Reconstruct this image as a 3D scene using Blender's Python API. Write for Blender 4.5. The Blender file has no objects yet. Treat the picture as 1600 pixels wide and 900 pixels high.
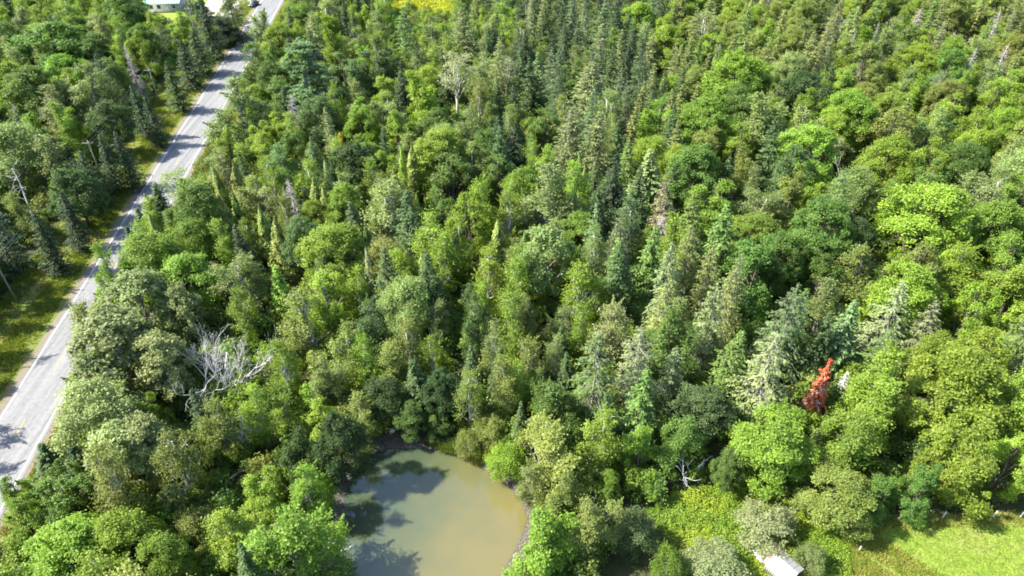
import bpy, math, random
import numpy as np
from mathutils import Vector, Matrix

# ------------------------------------------------------------------ camera, sky, sun, exposure
H = 70.0                      # drone height in metres
F = 1110.0                    # focal length in pixels of a 1600 px wide frame
PITCH = math.radians(38.0)
SUN_EL = math.radians(47.0)
SUN_TO = np.array([1.0, 0.04])          # where the shadows point on the ground
scene = bpy.context.scene
COL = scene.collection
cam_d = bpy.data.cameras.new('camera'); cam = bpy.data.objects.new('camera', cam_d); COL.objects.link(cam)
cam.location = (0, 0, H); cam.rotation_euler = (math.pi / 2 - PITCH, 0, 0)
cam_d.sensor_width = 36.0; cam_d.lens = 36.0 * F / 1600.0; cam_d.clip_end = 9000; cam_d.clip_start = 0.5
scene.camera = cam
world = bpy.data.worlds.new('World'); scene.world = world; world.use_nodes = True
wn = world.node_tree.nodes; wn.clear()
sky = wn.new('ShaderNodeTexSky'); sky.sky_type = 'NISHITA'; sky.sun_disc = False
sky.sun_elevation = SUN_EL; sky.sun_rotation = math.atan2(-SUN_TO[0], -SUN_TO[1])
sky.air_density = 1.0; sky.dust_density = 1.0
bg = wn.new('ShaderNodeBackground'); bg.inputs['Strength'].default_value = 0.135
wo = wn.new('ShaderNodeOutputWorld')
world.node_tree.links.new(sky.outputs[0], bg.inputs[0]); world.node_tree.links.new(bg.outputs[0], wo.inputs[0])
sun_d = bpy.data.lights.new('sun', 'SUN'); sun_d.energy = 5.0; sun_d.angle = math.radians(0.53); sun_d.color = (1.0, 0.945, 0.83)
sun = bpy.data.objects.new('sun', sun_d); COL.objects.link(sun)
_s = SUN_TO / np.linalg.norm(SUN_TO)
sun.rotation_euler = Vector((_s[0] * math.cos(SUN_EL), _s[1] * math.cos(SUN_EL), -math.sin(SUN_EL))).to_track_quat('-Z', 'Y').to_euler()
sun.location = (-60, 40, 120)
scene.view_settings.view_transform = 'Standard'; scene.view_settings.look = 'None'
scene.view_settings.gamma = 1.0; scene.view_settings.exposure = 1.72
scene.render.engine = 'CYCLES'
scene.cycles.filter_width = 1.8
scene.cycles.max_bounces = 6; scene.cycles.transparent_max_bounces = 8; scene.cycles.transmission_bounces = 4
scene.cycles.diffuse_bounces = 4

rng = np.random.default_rng(11)
random.seed(5)
SP, CP = math.sin(PITCH), math.cos(PITCH)

def P(px, py, z=0.0):
    """ground (or height z) point seen at pixel (px, py) of the 1600x900 photograph; also metres per pixel there"""
    u, v = px - 800.0, py - 450.0
    t = (H - z) / (F * SP + v * CP)
    return u * t, (F * CP - v * SP) * t, t

def to_px(x, y, z):
    rz = z - H
    dep = y * CP - rz * SP
    return 800 + F * x / dep, 450 - F * (y * SP + rz * CP) / dep, dep

# ------------------------------------------------------------------ helpers
def tag(o, label=None, cat=None, group=None, kind=None):
    if label: o['label'] = label
    if cat: o['category'] = cat
    if group: o['group'] = group
    if kind: o['kind'] = kind
    return o

def empty(name, loc=(0, 0, 0), rz=0.0, sc=(1, 1, 1)):
    o = bpy.data.objects.new(name, None); COL.objects.link(o)
    o.location = loc; o.rotation_euler = (0, 0, rz); o.scale = sc
    o.empty_display_size = 0.2
    return o

def link(name, me, parent=None):
    o = bpy.data.objects.new(name, me); COL.objects.link(o)
    if parent is not None: o.parent = parent
    return o

def mesh_np(name, V, faces_sizes, loops, mats, face_attr=None, mat_idx=None, smooth=False):
    me = bpy.data.meshes.new(name)
    V = np.asarray(V, np.float32)
    me.vertices.add(len(V)); me.vertices.foreach_set('co', V.ravel())
    loops = np.asarray(loops, np.int32); me.loops.add(len(loops)); me.loops.foreach_set('vertex_index', loops)
    fs = np.asarray(faces_sizes, np.int32); me.polygons.add(len(fs))
    me.polygons.foreach_set('loop_start', np.concatenate([[0], np.cumsum(fs)[:-1]]).astype(np.int32))
    if mat_idx is not None: me.polygons.foreach_set('material_index', np.asarray(mat_idx, np.int32))
    if smooth: me.polygons.foreach_set('use_smooth', np.ones(len(fs), bool))
    if face_attr is not None:
        a = me.attributes.new('v', 'FLOAT', 'FACE'); a.data.foreach_set('value', np.asarray(face_attr, np.float32))
    for m in mats: me.materials.append(m)
    me.update(calc_edges=True)
    return me

class MB:
    """collects polygons of one part"""
    def __init__(s): s.v = []; s.f = []
    def add(s, vs, fs):
        b = len(s.v); s.v += [tuple(p) for p in vs]; s.f += [tuple(i + b for i in f) for f in fs]
    def box(s, c, d, rz=0.0):
        x, y, z = (k / 2 for k in d); ca, sa = math.cos(rz), math.sin(rz)
        vs = [(c[0] + a * x * ca - b * y * sa, c[1] + a * x * sa + b * y * ca, c[2] + e * z) for a in (-1, 1) for b in (-1, 1) for e in (-1, 1)]
        s.add(vs, [(0, 1, 3, 2), (4, 6, 7, 5), (0, 4, 5, 1), (2, 3, 7, 6), (0, 2, 6, 4), (1, 5, 7, 3)])
    def tube(s, pts, rad, n=6):
        pts = [np.asarray(p, float) for p in pts]; rings = []
        for i, p in enumerate(pts):
            d = pts[min(i + 1, len(pts) - 1)] - pts[max(i - 1, 0)]
            d0, d1, d2 = (float(q) for q in d); l = math.sqrt(d0 * d0 + d1 * d1 + d2 * d2) + 1e-9; d0 /= l; d1 /= l; d2 /= l
            h0, h1, h2 = (0.31, 0.95, 0.05) if abs(d2) > 0.5 else (0.0, 0.0, 1.0)
            a0, a1, a2 = d1 * h2 - d2 * h1, d2 * h0 - d0 * h2, d0 * h1 - d1 * h0
            l = math.sqrt(a0 * a0 + a1 * a1 + a2 * a2) + 1e-9; a0 /= l; a1 /= l; a2 /= l
            b0, b1, b2 = d1 * a2 - d2 * a1, d2 * a0 - d0 * a2, d0 * a1 - d1 * a0
            ring = []
            for k in range(n):
                c_, s_ = rad[i] * math.cos(2 * math.pi * k / n), rad[i] * math.sin(2 * math.pi * k / n)
                ring.append((float(p[0]) + c_ * a0 + s_ * b0, float(p[1]) + c_ * a1 + s_ * b1, float(p[2]) + c_ * a2 + s_ * b2))
            rings.append(ring)
        base = len(s.v)
        for r in rings: s.v += r
        for i in range(len(rings) - 1):
            for k in range(n):
                k2 = (k + 1) % n
                s.f.append((base + i * n + k, base + i * n + k2, base + (i + 1) * n + k2, base + (i + 1) * n + k))
        s.f.append(tuple(base + (len(rings) - 1) * n + k for k in range(n)))
        s.f.append(tuple(base + k for k in reversed(range(n))))
    def mesh(s, name, mat, smooth=False):
        me = mesh_np(name, np.array(s.v), [len(f) for f in s.f], [i for f in s.f for i in f], [mat], smooth=smooth)
        return me
    def build(s, name, mat, parent=None, smooth=False): return link(name, s.mesh(name, mat, smooth), parent)

# ------------------------------------------------------------------ materials
def mat_new(name):
    m = bpy.data.materials.new(name); m.use_nodes = True
    nt = m.node_tree; nt.nodes.clear()
    out = nt.nodes.new('ShaderNodeOutputMaterial')
    return m, nt, out

def N(nt, kind, **kw):
    n = nt.nodes.new(kind)
    for k, v in kw.items():
        if k in n.inputs: n.inputs[k].default_value = v
        else: setattr(n, k, v)
    return n

def simple(name, col, rough=0.7, spec=0.3, noise=0.25, scale=6.0, metallic=0.0, bump=0.0, col2=None):
    m, nt, out = mat_new(name); L = nt.links.new
    p = N(nt, 'ShaderNodeBsdfPrincipled'); p.inputs['Roughness'].default_value = rough
    p.inputs['Specular IOR Level'].default_value = spec; p.inputs['Metallic'].default_value = metallic
    tc = N(nt, 'ShaderNodeTexCoord'); nz = N(nt, 'ShaderNodeTexNoise'); nz.inputs['Scale'].default_value = scale
    nz.inputs['Detail'].default_value = 5.0; L(tc.outputs['Object'], nz.inputs['Vector'])
    r = N(nt, 'ShaderNodeValToRGB'); r.color_ramp.elements[0].position = 0.3; r.color_ramp.elements[1].position = 0.7
    c2 = col2 or tuple(c * (1 + noise) for c in col)
    r.color_ramp.elements[0].color = tuple(c * (1 - noise) for c in col) + (1,); r.color_ramp.elements[1].color = tuple(c2) + (1,)
    L(nz.outputs['Fac'], r.inputs[0]); L(r.outputs[0], p.inputs['Base Color'])
    if bump:
        b = N(nt, 'ShaderNodeBump'); b.inputs['Strength'].default_value = bump; b.inputs['Distance'].default_value = 0.05
        L(nz.outputs['Fac'], b.inputs['Height']); L(b.outputs[0], p.inputs['Normal'])
    L(p.outputs[0], out.inputs[0])
    return m

def foliage(name, trans=0.48, rough=0.5, spec=0.3, vlo=0.66, vhi=1.38, hue=0.007, tcol=(1.25, 1.3, 0.55)):
    """leaf material: colour belongs to the tree ('leaf_colour'), each leaf a little lighter or darker"""
    m, nt, out = mat_new(name); L = nt.links.new
    at = N(nt, 'ShaderNodeAttribute'); at.attribute_type = 'INSTANCER'; at.attribute_name = 'leaf_colour'
    av = N(nt, 'ShaderNodeAttribute'); av.attribute_type = 'GEOMETRY'; av.attribute_name = 'v'
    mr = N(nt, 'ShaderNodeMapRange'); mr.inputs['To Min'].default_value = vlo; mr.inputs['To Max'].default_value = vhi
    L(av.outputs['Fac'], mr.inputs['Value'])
    hs = N(nt, 'ShaderNodeHueSaturation')
    mh = N(nt, 'ShaderNodeMapRange'); mh.inputs['To Min'].default_value = 0.5 + hue * 0.6; mh.inputs['To Max'].default_value = 0.5 - hue
    L(av.outputs['Fac'], mh.inputs['Value']); L(mh.outputs[0], hs.inputs['Hue'])
    L(at.outputs['Color'], hs.inputs['Color']); L(mr.outputs[0], hs.inputs['Value'])
    p = N(nt, 'ShaderNodeBsdfPrincipled'); p.inputs['Roughness'].default_value = rough; p.inputs['Specular IOR Level'].default_value = spec
    L(hs.outputs[0], p.inputs['Base Color'])
    tr = N(nt, 'ShaderNodeBsdfTranslucent')
    mu = N(nt, 'ShaderNodeMix'); mu.data_type = 'RGBA'; mu.blend_type = 'MULTIPLY'; mu.inputs[0].default_value = 1.0
    L(hs.outputs[0], mu.inputs[6]); mu.inputs[7].default_value = tcol + (1,)
    L(mu.outputs[2], tr.inputs['Color'])
    mx = N(nt, 'ShaderNodeMixShader'); mx.inputs[0].default_value = trans
    L(p.outputs[0], mx.inputs[1]); L(tr.outputs[0], mx.inputs[2]); L(mx.outputs[0], out.inputs[0])
    return m

M = {}
M['leaf'] = foliage('broad_leaves')
M['needle'] = foliage('needles', trans=0.16, rough=0.6, spec=0.25, vlo=0.6, vhi=1.4, hue=0.006)
M['weed'] = foliage('weed_leaves', trans=0.3, vlo=0.6, vhi=1.35, hue=0.015)
M['bark'] = simple('brown_bark', (0.10, 0.08, 0.065), 0.9, 0.1, 0.4, 9.0, bump=0.5)
M['grey_bark'] = simple('grey_bark', (0.20, 0.19, 0.17), 0.9, 0.1, 0.35, 7.0, bump=0.5)
M['white_bark'] = simple('white_bark', (0.40, 0.385, 0.35), 0.8, 0.2, 0.35, 5.0)
M['dead_wood'] = simple('bleached_dead_wood', (0.58, 0.56, 0.53), 0.85, 0.15, 0.3, 6.0)
M['dead_grey'] = simple('grey_dead_wood', (0.33, 0.30, 0.28), 0.9, 0.1, 0.3, 6.0)

# ------------------------------------------------------------------ leaf building
def unit(a): return a / (np.linalg.norm(a, axis=-1, keepdims=True) + 1e-9)
def rand_dirs(r, n): return unit(r.normal(size=(n, 3)))

def leaf_quads(r, C, Nrm, L, W, T=None, fold=0.25):
    """one bent rhombus per centre; Nrm the facing, T the long direction"""
    n = len(C)
    if T is None: T = rand_dirs(r, n)
    T = T - Nrm * np.sum(T * Nrm, 1, keepdims=True); T = unit(T)
    B = np.cross(Nrm, T)
    L = np.broadcast_to(np.asarray(L, float), (n,))[:, None]; W = np.broadcast_to(np.asarray(W, float), (n,))[:, None]
    k = 0.1 * L
    V = np.empty((n, 4, 3))
    V[:, 0] = C - T * L * 0.5; V[:, 1] = C + B * W * 0.5 + Nrm * fold * W * 0.5 - T * k
    V[:, 2] = C + T * L * 0.5; V[:, 3] = C - B * W * 0.5 + Nrm * fold * W * 0.5 - T * k
    return V.reshape(-1, 3)

def quad_mesh(name, V, mat, fa):
    n = len(V) // 4
    return mesh_np(name, V, np.full(n, 4), np.arange(n * 4), [mat], face_attr=fa)

def merge_mesh(name, a, b):
    """far trees: crown and trunk together in one mesh"""
    def arr(me):
        v = np.empty(len(me.vertices) * 3, np.float32); me.vertices.foreach_get('co', v)
        l = np.empty(len(me.loops), np.int32); me.loops.foreach_get('vertex_index', l)
        s = np.empty(len(me.polygons), np.int32); me.polygons.foreach_get('loop_total', s)
        return v.reshape(-1, 3), l, s
    va, la, sa = arr(a); vb, lb, sb = arr(b)
    fa = np.zeros(len(sa), np.float32); a.attributes['v'].data.foreach_get('value', fa)
    return mesh_np(name, np.vstack([va, vb]), np.concatenate([sa, sb]), np.concatenate([la, lb + len(va)]),
                   [a.materials[0], b.materials[0]], face_attr=np.concatenate([fa, np.full(len(sb), 0.5, np.float32)]),
                   mat_idx=np.concatenate([np.zeros(len(sa)), np.ones(len(sb))]))

def curve_pts(r, a, b, n, wob):
    a = np.asarray(a, float); b = np.asarray(b, float)
    pts = [a + (b - a) * i / n for i in range(n + 1)]
    for i in range(1, n): pts[i] = pts[i] + r.normal(size=3) * wob
    return pts

# every broadleaf prototype is about 12 m high and 8 m wide, every conifer 14 m high and 5 m wide
def broad(seed, height=12.0, radius=4.0, lobes=13, sub=11, per=38, leaf=0.30, base=0.28, clump=0.62, lobe_r=0.40, top_w=0.8, bark='bark', stems=1, spread=1.0, mat='leaf', up=0.55, loose=0.6, shoots=0, leaders=0, shoot_len=1.0):
    r = np.random.default_rng(seed)
    zc = height * (base + 1) / 2; hz = height * (1 - base) / 2
    # lobe centres: evenly spread over the crown's ellipsoid, more of them high up
    cs = []
    gold = math.pi * (3 - math.sqrt(5)); off = r.uniform(0, 6.28)
    for i in range(lobes):
        z = 1 - (i + 0.5) / lobes * 1.82
        rad = math.sqrt(max(0, 1 - z * z)) * (top_w if z > 0.35 else 1.0)
        a = off + gold * i + r.normal() * 0.25
        k = r.uniform(0.46, 0.84)
        cs.append((rad * math.cos(a) * radius * k * spread, rad * math.sin(a) * radius * k * spread, zc + z * hz * r.uniform(0.58, 0.78)))
    cs = np.array(cs + [(r.normal() * 0.3, r.normal() * 0.3, zc + hz * 0.62)])
    lr = radius * lobe_r * r.uniform(0.75, 1.2, len(cs))
    if leaders:                                               # several upright leaders of different heights, each tapering to its top
        cs = []; lr = []
        for l in range(leaders):
            a = r.uniform(0, 6.28) if l else 0.0; off = radius * r.uniform(0.28, 0.62) if l else radius * 0.08
            a = l * 2.4 + r.normal() * 0.5; top = height * (1.0 if l == 0 else r.uniform(0.55, 0.93)); nl = max(4, int(lobes / leaders * (1.35 if l == 0 else 0.9)))
            for i in range(nl):
                f = (i + 0.5) / nl; aa = r.uniform(0, 6.28); rr_ = radius * 0.44 * (1 - f) ** 0.8 * r.uniform(0.4, 1.15)
                cs.append((off * math.cos(a) + rr_ * math.cos(aa), off * math.sin(a) + rr_ * math.sin(aa), base * height + (top * 0.94 - base * height) * (0.1 + 0.88 * f)))
                lr.append(radius * lobe_r * (1.12 - 0.72 * f) * r.uniform(0.75, 1.2))
        cs = np.array(cs); lr = np.array(lr)
    C = []; NN = []; VV = []
    for c, R in zip(cs, lr):
        out = unit((c - np.array((0, 0, zc - hz * 0.35)))[None])[0]
        k = max(4, int(sub * (R / (radius * lobe_r)) ** 1.5))
        d = rand_dirs(r, k * 3); d = d[np.argsort(-(d @ out) + r.uniform(0, 1.1, len(d)))][:k]
        q = c + d * R * r.uniform(0.6, 1.05, (k, 1)) * np.array((1, 1, 1.2 if leaders else 0.85))
        for cc, dd in zip(q, d):
            n = int(per * r.uniform(0.7, 1.3)); g = rand_dirs(r, n) * (r.uniform(0, 1, (n, 1)) ** 0.45)
            face = unit((dd * 0.6 + out * 0.5 + np.array((0, 0, up)))[None])[0]
            g = g - np.outer(g @ face, face) * 0.32          # flattened clump, facing out and up
            p = cc + g * clump * r.uniform(0.75, 1.25) + r.normal(size=(n, 3)) * loose * 0.25
            C.append(p); NN.append(unit(face[None] * 1.0 + rand_dirs(r, n) * 0.75))
            tone = r.uniform(0.25, 0.75)
            VV.append(np.clip(tone + r.normal(size=n) * 0.16, 0, 1))
    for _ in range(shoots):                                   # young shoots standing out of the crown
        j = r.integers(len(cs)); d = unit((rand_dirs(r, 1)[0] * 0.7 + np.array((0, 0, 0.9)))[None])[0]
        o = cs[j] + d * lr[j] * 0.8; n = int(per * 0.9); q = r.uniform(0, 1, (n, 1))
        C.append(o + d * q * r.uniform(0.5, 1.2) * shoot_len + r.normal(size=(n, 3)) * 0.16 * (1.1 - q)); NN.append(unit(np.array((0, 0, 0.6)) + d * 0.2 + rand_dirs(r, n) * 0.8)); VV.append(np.clip(0.55 + r.normal(size=n) * 0.16, 0, 1))
    C = np.vstack(C); NN = np.vstack(NN); VV = np.concatenate(VV)
    n = len(C); s = leaf * r.uniform(0.7, 1.35, n)
    me_c = quad_mesh('crown', leaf_quads(r, C, NN, s * 1.25, s * 0.85), M[mat], VV)
    t = MB()
    for k in range(stems):
        a = r.uniform(0, 6.28); sp = 0.0 if stems == 1 else min(0.9, radius * 0.14)
        tp = np.array((math.cos(a) * sp, math.sin(a) * sp, height * 0.8)); ft = np.array((math.cos(a) * sp * 0.2, math.sin(a) * sp * 0.2, -0.25))
        pts = curve_pts(r, ft, tp, 6, 0.12); rad = [(0.2 * (1 - i / 7.2) + 0.03) * min(1.0, height / 11.0) for i in range(7)]; rad[0] *= 1.5
        t.tube(pts, rad, 7)
        for c in cs[k::stems]:
            j = int(np.clip((c[2] / (height * 0.8)) * 6 - 1.4, 1, 5)); st = pts[j]
            t.tube(curve_pts(r, st, c, 3, 0.15), [rad[j] * 0.55, rad[j] * 0.42, rad[j] * 0.3, 0.02], 5)
            for _ in range(3):
                e = c + rand_dirs(r, 1)[0] * radius * lobe_r * 0.8
                t.tube([c * 0.85 + st * 0.15, e], [rad[j] * 0.22, 0.012], 4)
    return me_c, t.mesh('trunk', M[bark], True)

def conifer(seed, height=14.0, radius=2.5, whorl=0.42, arms=7, spray=0.42, wid=0.2, base=0.1, droop=0.35, power=0.85, per=9, gaps=0.1, curl=0.15, bark='bark', bare=0.0, mat='needle', irregular=0.18, hang=0.25):
    r = np.random.default_rng(seed)
    C = []; T = []; NN = []; VV = []; t = MB()
    lean = r.normal(size=2) * 0.15
    axis = lambda z: np.array((lean[0] * (z / height) ** 2, lean[1] * (z / height) ** 2, z))
    zs = [0, 0.03, 0.1, 0.3, 0.6, 0.85, 1.0]
    t.tube([axis(z * height) - np.array((0, 0, 0.25 if z == 0 else 0)) for z in zs], [0.27, 0.2, 0.17, 0.13, 0.08, 0.04, 0.012], 7)
    z = base * height; a0 = 0.0
    while z < height * 0.985:
        f = (z / height - base) / (1 - base)
        R = radius * (1 - f) ** power * min(1.0, 0.62 + f * 3.2)
        n = max(3, int(arms * (0.55 + 0.45 * (1 - f))))
        a0 += 0.9
        for k in range(n):
            if r.uniform() < gaps: continue
            a = a0 + 2 * math.pi * k / n + r.normal() * 0.22
            Lb = R * max(0.35, 1 + r.normal() * irregular) + 0.12
            d = np.array((math.cos(a), math.sin(a), 0)); side = np.array((-d[1], d[0], 0))
            dr = droop * (1 - f * 0.9) - 0.42 * max(0, f - 0.55)
            o = axis(z + r.normal() * 0.08)
            end = o + d * Lb - np.array((0, 0, dr * Lb))
            if Lb > 0.5: t.tube([o, (o + end) / 2 + (0, 0, 0.05), end], [0.035, 0.022, 0.008], 3)
            s0 = 0.5 if r.uniform() < bare else 0.12
            m = max(3, int(per * Lb / radius * 1.6))
            s = np.sort(r.uniform(s0, 1.03, m))[:, None]
            p = o + (end - o) * s + np.array((0, 0, 1)) * (curl * Lb * (s ** 2 - s))
            sg = r.choice([-1, 1], (m, 1)); spread = (1.0 - 0.55 * s) * 0.33 * Lb * r.uniform(0.1, 1.0, (m, 1))
            p = p + side * sg * spread - np.array((0, 0, 1)) * spread * hang
            dirv = d * r.uniform(0.5, 1.0, (m, 1)) + side * sg * r.uniform(0.3, 1.0, (m, 1)) - np.array((0, 0, hang * 1.2)) + r.normal(size=(m, 3)) * 0.2
            C.append(p); T.append(dirv)
            NN.append(unit(np.array((0, 0, 1.0)) + d * 0.45 + r.normal(size=(m, 3)) * 0.38))
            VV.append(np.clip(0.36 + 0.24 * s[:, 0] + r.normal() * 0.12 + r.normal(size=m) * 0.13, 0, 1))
        z += whorl * (0.75 + 0.5 * r.uniform()) * (1 - 0.45 * f)
    C = np.vstack(C); T = np.vstack(T); NN = np.vstack(NN); VV = np.concatenate(VV)
    n = len(C); s = r.uniform(0.7, 1.3, n)
    me_c = quad_mesh('crown', leaf_quads(r, C, NN, spray * 1.25 * s, wid * 1.3 * s, T, 0.1), M[mat], VV)
    return me_c, t.mesh('trunk', M[bark], True)

def cedar(seed, height=11.0, radius=1.35, leaf=0.2):
    r = np.random.default_rng(seed); n = 6000
    z = r.uniform(0.03, 1, n) ** 0.9
    tuft_a = r.uniform(0, 6.28, 60); tuft_z = r.uniform(0, 1, 60); tuft_k = r.uniform(0.5, 1.45, 60)
    a = r.uniform(0, 6.28, n)
    prof = radius * np.minimum(1, (1 - z) * 1.55 + 0.03) * np.minimum(1, 0.55 + z * 3)
    j = np.argmin((np.abs(((a[:, None] - tuft_a[None] + 3.1416) % 6.2832) - 3.1416)) * 0.5 + np.abs(z[:, None] - tuft_z[None]) * 4, axis=1)
    rad = prof * tuft_k[j] * r.uniform(0.55, 1.05, n)
    d = np.stack([np.cos(a), np.sin(a), np.zeros(n)], 1)
    C = d * rad[:, None]; C[:, 2] = z * height
    NN = unit(d + np.array((0, 0, 0.5)) + r.normal(size=(n, 3)) * 0.35)
    T = np.array((0, 0, 1.0)) + d * 0.5 + r.normal(size=(n, 3)) * 0.35
    VV = np.clip(0.5 + (tuft_k[j] - 0.95) * 0.8 + r.normal(size=n) * 0.15, 0, 1)
    s = r.uniform(0.7, 1.3, n) * leaf
    t = MB(); t.tube([(0, 0, -0.2), (0.03, 0, height * 0.5), (0, 0, height * 0.96)], [0.16, 0.09, 0.015], 6)
    for i in range(30):
        aa = r.uniform(0, 6.28); zz = r.uniform(0.05, 0.85) * height; L = radius * min(1, (1 - zz / height) * 1.5) * 0.8
        t.tube([(0, 0, zz), (math.cos(aa) * L, math.sin(aa) * L, zz + 0.5)], [0.03, 0.008], 3)
    return quad_mesh('crown', leaf_quads(r, C, NN, s * 1.5, s * 0.75, T), M['needle'], VV), t.mesh('trunk', M['bark'], True)

def pine(seed, height=17.0, radius=4.2):
    r = np.random.default_rng(seed); t = MB(); C = []; NN = []; T = []; VV = []
    t.tube([(0, 0, -0.3), (0.1, 0, height * 0.3), (-0.1, 0.1, height * 0.6), (0, 0, height * 0.97)], [0.33, 0.24, 0.15, 0.03], 8)
    z = 0.22
    while z < 0.97:
        R = radius * (1 - z) ** 0.7 * (0.75 + 0.4 * r.uniform())
        for k in range(r.integers(3, 6)):
            a = r.uniform(0, 6.28); L = R * r.uniform(0.55, 1.15) + 0.3
            d = np.array((math.cos(a), math.sin(a), 0)); o = np.array((0, 0, z * height)); e = o + d * L + np.array((0, 0, L * r.uniform(-0.02, 0.22)))
            t.tube([o, (o + e) / 2 - (0, 0, 0.1), e], [0.07, 0.045, 0.012], 4)
            m = int(10 + L * 5)
            for _ in range(m):
                s = r.uniform(0.3, 1.02); q = o + (e - o) * s + r.normal(size=3) * np.array((0.38, 0.38, 0.13)) * (0.5 + L * 0.16)
                n = 12; dd = unit(rand_dirs(r, n) * 0.8 + d * 0.5 + np.array((0, 0, 0.45)))
                C.append(q + dd * 0.17); T.append(dd); NN.append(unit(np.array((0, 0, 1)) + r.normal(size=(n, 3)) * 0.6))
                VV.append(np.clip(r.uniform(0.25, 0.75) + r.normal(size=n) * 0.12, 0, 1))
        z += 0.05 * r.uniform(0.7, 1.4)
    C = np.vstack(C); T = np.vstack(T); NN = np.vstack(NN); VV = np.concatenate(VV)
    return quad_mesh('crown', leaf_quads(r, C, NN, 0.44, 0.13, T), M['needle'], VV), t.mesh('trunk', M['grey_bark'], True)

def bare(seed, height=9.0, spread=5.0, limbs=7, depth=4, trunk=0.28, split=3, mat='dead_wood', fork=0.22, curl=0.2):
    """a dead tree: forked bare limbs; returns branches mesh, trunk mesh"""
    r = np.random.default_rng(seed); t = MB(); b = MB()
    top = np.array((r.normal() * 0.3, r.normal() * 0.3, height * fork + 0.5))
    t.tube(curve_pts(r, (0, 0, -0.3), top, 3, 0.08), [trunk * 1.25, trunk, trunk * 0.9, trunk * 0.8], 8)
    def grow(p, d, L, rad, lev):
        pts = [p]; dd = d
        for i in range(3):
            dd = unit((dd + r.normal(size=3) * curl + np.array((0, 0, 0.10)))[None])[0]; pts.append(pts[-1] + dd * L / 3)
        b.tube(pts, [rad, rad * 0.85, rad * 0.7, rad * 0.5], 5 if lev > 2 else (4 if lev > 1 else 3))
        if lev <= 1: return
        for k in range(split):
            j = r.integers(1, 4); nd = unit((dd * 0.9 + rand_dirs(r, 1)[0] * 0.75 + np.array((0, 0, 0.05)))[None])[0]
            grow(pts[j], nd, L * r.uniform(0.5, 0.78), rad * 0.52, lev - 1)
    for k in range(limbs):
        a = 2 * math.pi * k / limbs + r.normal() * 0.3; el = r.uniform(0.15, 1.1) if limbs > 3 else r.uniform(0.9, 1.35)
        d = np.array((math.cos(a) * math.cos(el), math.sin(a) * math.cos(el), math.sin(el)))
        L = (spread * math.cos(el) + (height - top[2]) * math.sin(el)) * 0.55
        grow(top * np.array((1, 1, r.uniform(0.75, 1.0))), d, L, trunk * 0.48, depth)
    return b.mesh('branches', M[mat], True), t.mesh('trunk', M[mat], True)

def bare_conifer(seed, height=12.0, radius=1.6, mat='dead_grey', dens=1.0):
    r = np.random.default_rng(seed); t = MB(); b = MB()
    t.tube(curve_pts(r, (0, 0, -0.2), (0, 0, height), 4, 0.06), [0.19, 0.15, 0.11, 0.07, 0.015], 6)
    z = 0.15
    while z < 0.97:
        for k in range(int(6 * dens)):
            a = r.uniform(0, 6.28); L = radius * (1 - z) ** 0.7 * r.uniform(0.35, 1.15) + 0.12
            d = np.array((math.cos(a), math.sin(a), -0.35 + 0.5 * z)); o = np.array((0, 0, z * height)); e = o + d * L
            b.tube([o, (o + e) / 2 + (0, 0, 0.06), e], [0.03, 0.022, 0.008], 3)
            for q in range(4):
                s = r.uniform(0.3, 1); p = o + (e - o) * s
                b.tube([p, p + unit((d + rand_dirs(r, 1)[0] * 1.0)[None])[0] * L * 0.3], [0.017, 0.006], 3)
        z += 0.022 * r.uniform(0.7, 1.4)
    return b.mesh('branches', M[mat], True), t.mesh('trunk', M[mat], True)

# prototypes: kind -> (list of (crown, trunk), crown width, height)
PROTO = {}
PROTO['maple'] = ([broad(100 + i, 12, 4.0, lobes=17 + i % 4, sub=12, per=125, leaf=0.168, base=0.08, clump=0.60, lobe_r=0.37 + 0.02 * (i % 3), shoots=14, leaders=(0, 4, 0, 3, 5)[i % 5]) for i in range(8)], 8.4, 12.0)
PROTO['aspen'] = ([broad(200 + i, 13, 3.5, lobes=20, sub=11, per=84, leaf=0.155, base=0.06, clump=0.62, lobe_r=0.38, top_w=0.72, bark='grey_bark', loose=0.9, up=0.35, shoots=40, shoot_len=1.3, leaders=(4, 3, 0, 5, 4, 2, 3)[i]) for i in range(7)], 7.4, 13.0)
PROTO['birch'] = ([broad(300 + i, 12, 2.5, lobes=18, sub=8, per=64, leaf=0.14, base=0.10, clump=0.52, lobe_r=0.42, top_w=0.6, bark='white_bark', loose=1.1, up=0.2, stems=1 + i % 2, shoots=34, shoot_len=1.2, leaders=2 + i % 3) for i in range(6)], 5.2, 12.0)
PROTO['poplar'] = ([broad(400 + i, 13, 3.6, lobes=22, sub=13, per=38, leaf=0.25, base=0.04, clump=0.5, lobe_r=0.36, top_w=0.85, bark='grey_bark', loose=0.7, up=0.3, shoots=25) for i in range(4)], 7.6, 13.0)
PROTO['sparse'] = ([broad(450 + i, 13, 3.0, lobes=12, sub=9, per=18, leaf=0.19, base=0.38, clump=0.55, lobe_r=0.40, top_w=0.9, bark='white_bark', loose=0.8, stems=2) for i in range(2)], 6.4, 13.0)
PROTO['willow'] = ([broad(500 + i, 5.5, 2.7, lobes=14, sub=12, per=64, leaf=0.135, base=0.0, clump=0.5, lobe_r=0.44, bark='grey_bark', stems=3, loose=0.8, up=0.25, shoots=30) for i in range(3)], 5.8, 5.5)
PROTO['spruce'] = ([conifer(600 + i, 14, 2.6, arms=9, per=19, spray=0.30, wid=0.13, droop=0.32 + 0.05 * (i % 3), irregular=0.2 + 0.05 * (i % 2), gaps=0.08, hang=0.35) for i in range(6)], 5.2, 14.0)
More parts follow.
